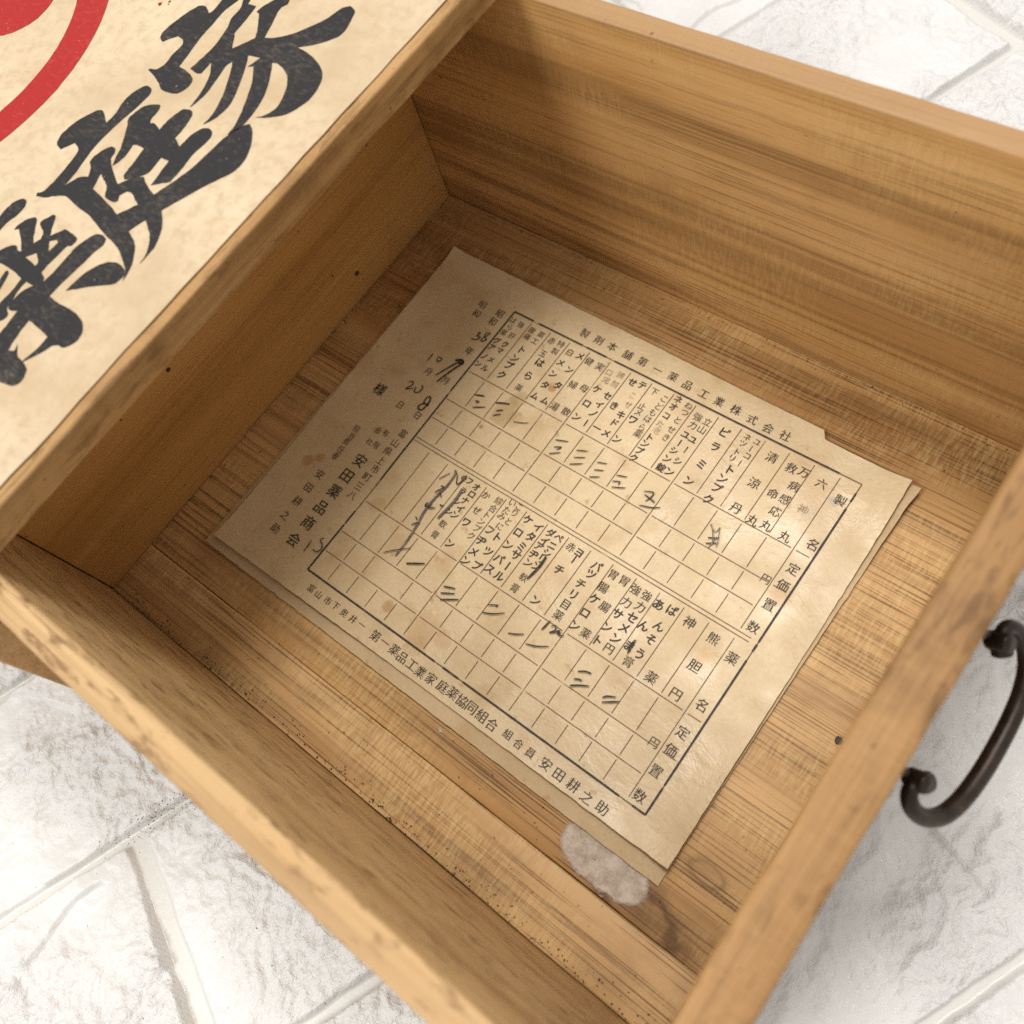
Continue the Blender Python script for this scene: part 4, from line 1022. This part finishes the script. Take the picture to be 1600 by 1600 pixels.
def glyph(ch, offset):
    key = (ch, offset)
    if key not in _cache:
        cu = bpy.data.curves.new('tmp_text', 'FONT')
        cu.body = ch; cu.size = 1.0; cu.offset = offset; cu.resolution_u = 3
        o = bpy.data.objects.new('tmp_text', cu); C.objects.link(o)
        dg = bpy.context.evaluated_depsgraph_get()
        me = bpy.data.meshes.new_from_object(o.evaluated_get(dg))
        vs = [(v.co.x, v.co.y) for v in me.vertices]; fs = [tuple(p.vertices) for p in me.polygons]
        bpy.data.objects.remove(o); bpy.data.curves.remove(cu); bpy.data.meshes.remove(me)
        cx = (min(v[0] for v in vs) + max(v[0] for v in vs)) / 2
        cy = (min(v[1] for v in vs) + max(v[1] for v in vs)) / 2
        _cache[key] = ([(x - cx, y - cy) for x, y in vs], fs)
    return _cache[key]


# style: (outline offset, sideways copies that thicken only the upright strokes, scale, material slot)
STYLE = {'p': (-0.011, (-0.011, 0.011), 0.97, 0), 'h': (-0.004, (-0.016, 0.0, 0.016), 1.0, 0), 'b': (0.014, (0.0,), 1.0, 2),
         'f': (-0.006, (0.0,), 0.98, 1), 'w': (-0.002, (0.0,), 1.0, 3)}
pt = Flat()
rnd = random.Random(8)
for style, size, text, pos in GLYPHS:
    off, shifts, k, mi = STYLE[style]
    for ch, (u, v) in zip(text, pos):
        vs, fs = glyph(ch, off)
        sc = size * k * rnd.uniform(0.97, 1.03)
        turn = (math.pi / 2 if ch == 'ー' else 0.0) + rnd.uniform(-0.03, 0.03) + (rnd.uniform(-0.06, 0.06) if style == 'b' else 0)
        ca, sa = math.cos(turn), math.sin(turn)
        for q, dx in enumerate(shifts):
            pt.add([lay(u + ((x + dx) * ca - y * sa) * sc, v + ((x + dx) * sa + y * ca) * sc, 0.0015 + 0.0002 * q) for x, y in vs], fs, mi)
pt.build('printed_text', [INK_PRINT, INK_FAINT, INK_BOLD, INK_WORN], form)

# pen and pencil marks
marks = {k: Flat() for k in ('handwritten_date', 'tally_marks', 'pencil_strike', 'pencil_scribble')}
for z, (kind, wd, pts) in enumerate(STROKES):
    pv = [Vector((a, b, 0)) for a, b in pts]
    if len(pv) > 2: pv = bezier_chain(pv, 6)
    else: pv = [pv[0].lerp(pv[1], t / 8) for t in range(9)]
    n = len(pv); vs, fs = [], []
    for i, p in enumerate(pv):
        t = (pv[min(i + 1, n - 1)] - pv[max(i - 1, 0)])
        if t.length < 1e-9: t = Vector((1, 0, 0))
        t.normalize(); nr = Vector((-t.y, t.x, 0))
        taper = 0.62 + 0.38 * math.sin(math.pi * min(1.0, (i + 0.8) / n)) if kind == 'k' else 0.85 + 0.15 * math.sin(math.pi * i / n)
        if kind == 'k' and i == 0: taper = 0.8
        hw = 0.84 * wd / 2 * taper * (1 + 0.15 * mnoise.noise(p * 120))
        e = 0.0022 + 0.00003 * z
        vs += [lay(p.x + nr.x * hw, p.y + nr.y * hw, e), lay(p.x - nr.x * hw, p.y - nr.y * hw, e)]
        if i: fs.append((2 * i - 2, 2 * i - 1, 2 * i + 1, 2 * i))
    if kind == 'g': which = 'pencil_scribble' if pts[0][0] > 0.62 else 'pencil_strike'
    else: which = 'handwritten_date' if pts[0][0] < 0.30 else 'tally_marks'
    marks[which].add(vs, fs, 0)
for k, fl in marks.items():
    if fl.v: fl.build(k, INK_PENCIL if k.startswith('pencil') else INK_PEN, form)

# torn residue of paper stuck to the floor beside the form
scrap_out = [(0.898, 0.156), (0.912, 0.176), (0.96, 0.178), (1.02, 0.176), (1.036, 0.166), (1.044, 0.150), (1.047, 0.136), (1.040, 0.122),
             (1.028, 0.114), (1.012, 0.1075), (0.998, 0.1105), (0.984, 0.1060), (0.966, 0.1095), (0.950, 0.1070), (0.930, 0.1130), (0.915, 0.1185), (0.903, 0.129), (0.899, 0.142)]
def edge_fade(me, outline, reach):
    at = me.attributes.new('edge', 'FLOAT', 'POINT')
    for k, v in enumerate(me.vertices):
        p = Vector((v.co.x / S, v.co.y / S)); best = 9.0
        for i in range(len(outline)):
            a, c = Vector(outline[i]), Vector(outline[(i + 1) % len(outline)])
            t = max(0.0, min(1.0, (p - a).dot(c - a) / max(1e-9, (c - a).length_squared)))
            best = min(best, (a + (c - a) * t - p).length)
        at.data[k].value = min(1.0, best / reach)
    return me


scrap = link('paper_scrap', edge_fade(sheet_mesh('paper_scrap', scrap_out, lambda x, y: 0.0010 + 0.0006 * abs(mnoise.noise(Vector((x * 130, y * 130, 3)))), step=0.005, thick=0.0005, jag=0.0055), scrap_out, 0.0085), SCRAP)
tag(scrap, 'torn greyish paper residue stuck to the drawer floor at the bottom corner of the form', 'paper scrap')
chip_out = [(0.653, 0.154), (0.660, 0.157), (0.667, 0.154), (0.669, 0.150), (0.662, 0.147), (0.655, 0.150)]
chip = link('paper_chip', edge_fade(sheet_mesh('paper_chip', chip_out, lambda x, y: 0.0012 + 0.001 * abs(mnoise.noise(Vector((x * 150, y * 150, 3)))), step=0.004, thick=0.0006, jag=0.003), chip_out, 0.004), SCRAP)
tag(chip, 'tiny whitish paper chip on the drawer floor below the long edge of the form', 'paper scrap')


# grains of dirt in the joint of the white sheet and along the drawer corners
def specks(name, spots, label, seed):
    rnd = random.Random(seed)
    bm = bmesh.new()
    for (x, y, z, r) in spots:
        c = Vector((x, y, z))
        m = bmesh.ops.create_icosphere(bm, subdivisions=1, radius=1.0)
        sq = Vector((rnd.uniform(.6, 1.7), rnd.uniform(.5, 1.1), rnd.uniform(.3, .6))) * r
        rot = Matrix.Rotation(rnd.uniform(0, 6.28), 3, 'Z')
        for v in m['verts']:
            v.co = (rot @ Vector((v.co.x * sq.x, v.co.y * sq.y, v.co.z * sq.z)) + c) * S
    me = bpy.data.meshes.new(name); bm.to_mesh(me); bm.free()
    return tag(link(name, me, DIRT), label, 'dirt', None, 'stuff')


rnd = random.Random(21)
sp = []
th = math.radians(-22)
for k in range(230):
    m = -0.115 + rnd.gauss(0, 0.055); nn_ = 0.372 + rnd.gauss(0, 0.013) - (0.012 if rnd.random() < 0.4 else 0)
    sp.append((nn_ * math.cos(th) - m * math.sin(th), nn_ * math.sin(th) + m * math.cos(th), GROUND - 0.0135, rnd.uniform(0.0004, 0.0013)))
for k in range(70):
    sp.append((rnd.uniform(0.05, 0.75), rnd.uniform(-0.55, -0.05), GROUND - 0.012, rnd.uniform(0.0004, 0.0012)))
specks('floor_dirt', sp, 'dark grains of dirt scattered along the joint of the white foam brick', 1)
sp = []
for k in range(260):
    x = rnd.uniform(0.05, 1.14)
    sp.append((x, 0.003 + abs(rnd.gauss(0, 0.010)), 0.002, rnd.uniform(0.0005, 0.0016)))
for k in range(110):
    sp.append((0.003 + abs(rnd.gauss(0, 0.006)), rnd.uniform(0.01, 0.99), 0.001, rnd.uniform(0.0005, 0.0015)))
for k in range(90):
    sp.append((rnd.uniform(0.1, 1.14), 0.996 - abs(rnd.gauss(0, 0.006)), 0.001, rnd.uniform(0.0005, 0.0014)))
for k in range(60):
    sp.append((rnd.uniform(0.3, 1.14), rnd.uniform(0.01, 0.16), 0.002, rnd.uniform(0.0005, 0.0011)))
specks('drawer_dirt', sp, 'dark dust and crumbs lying along the inner corners of the drawer', 2)
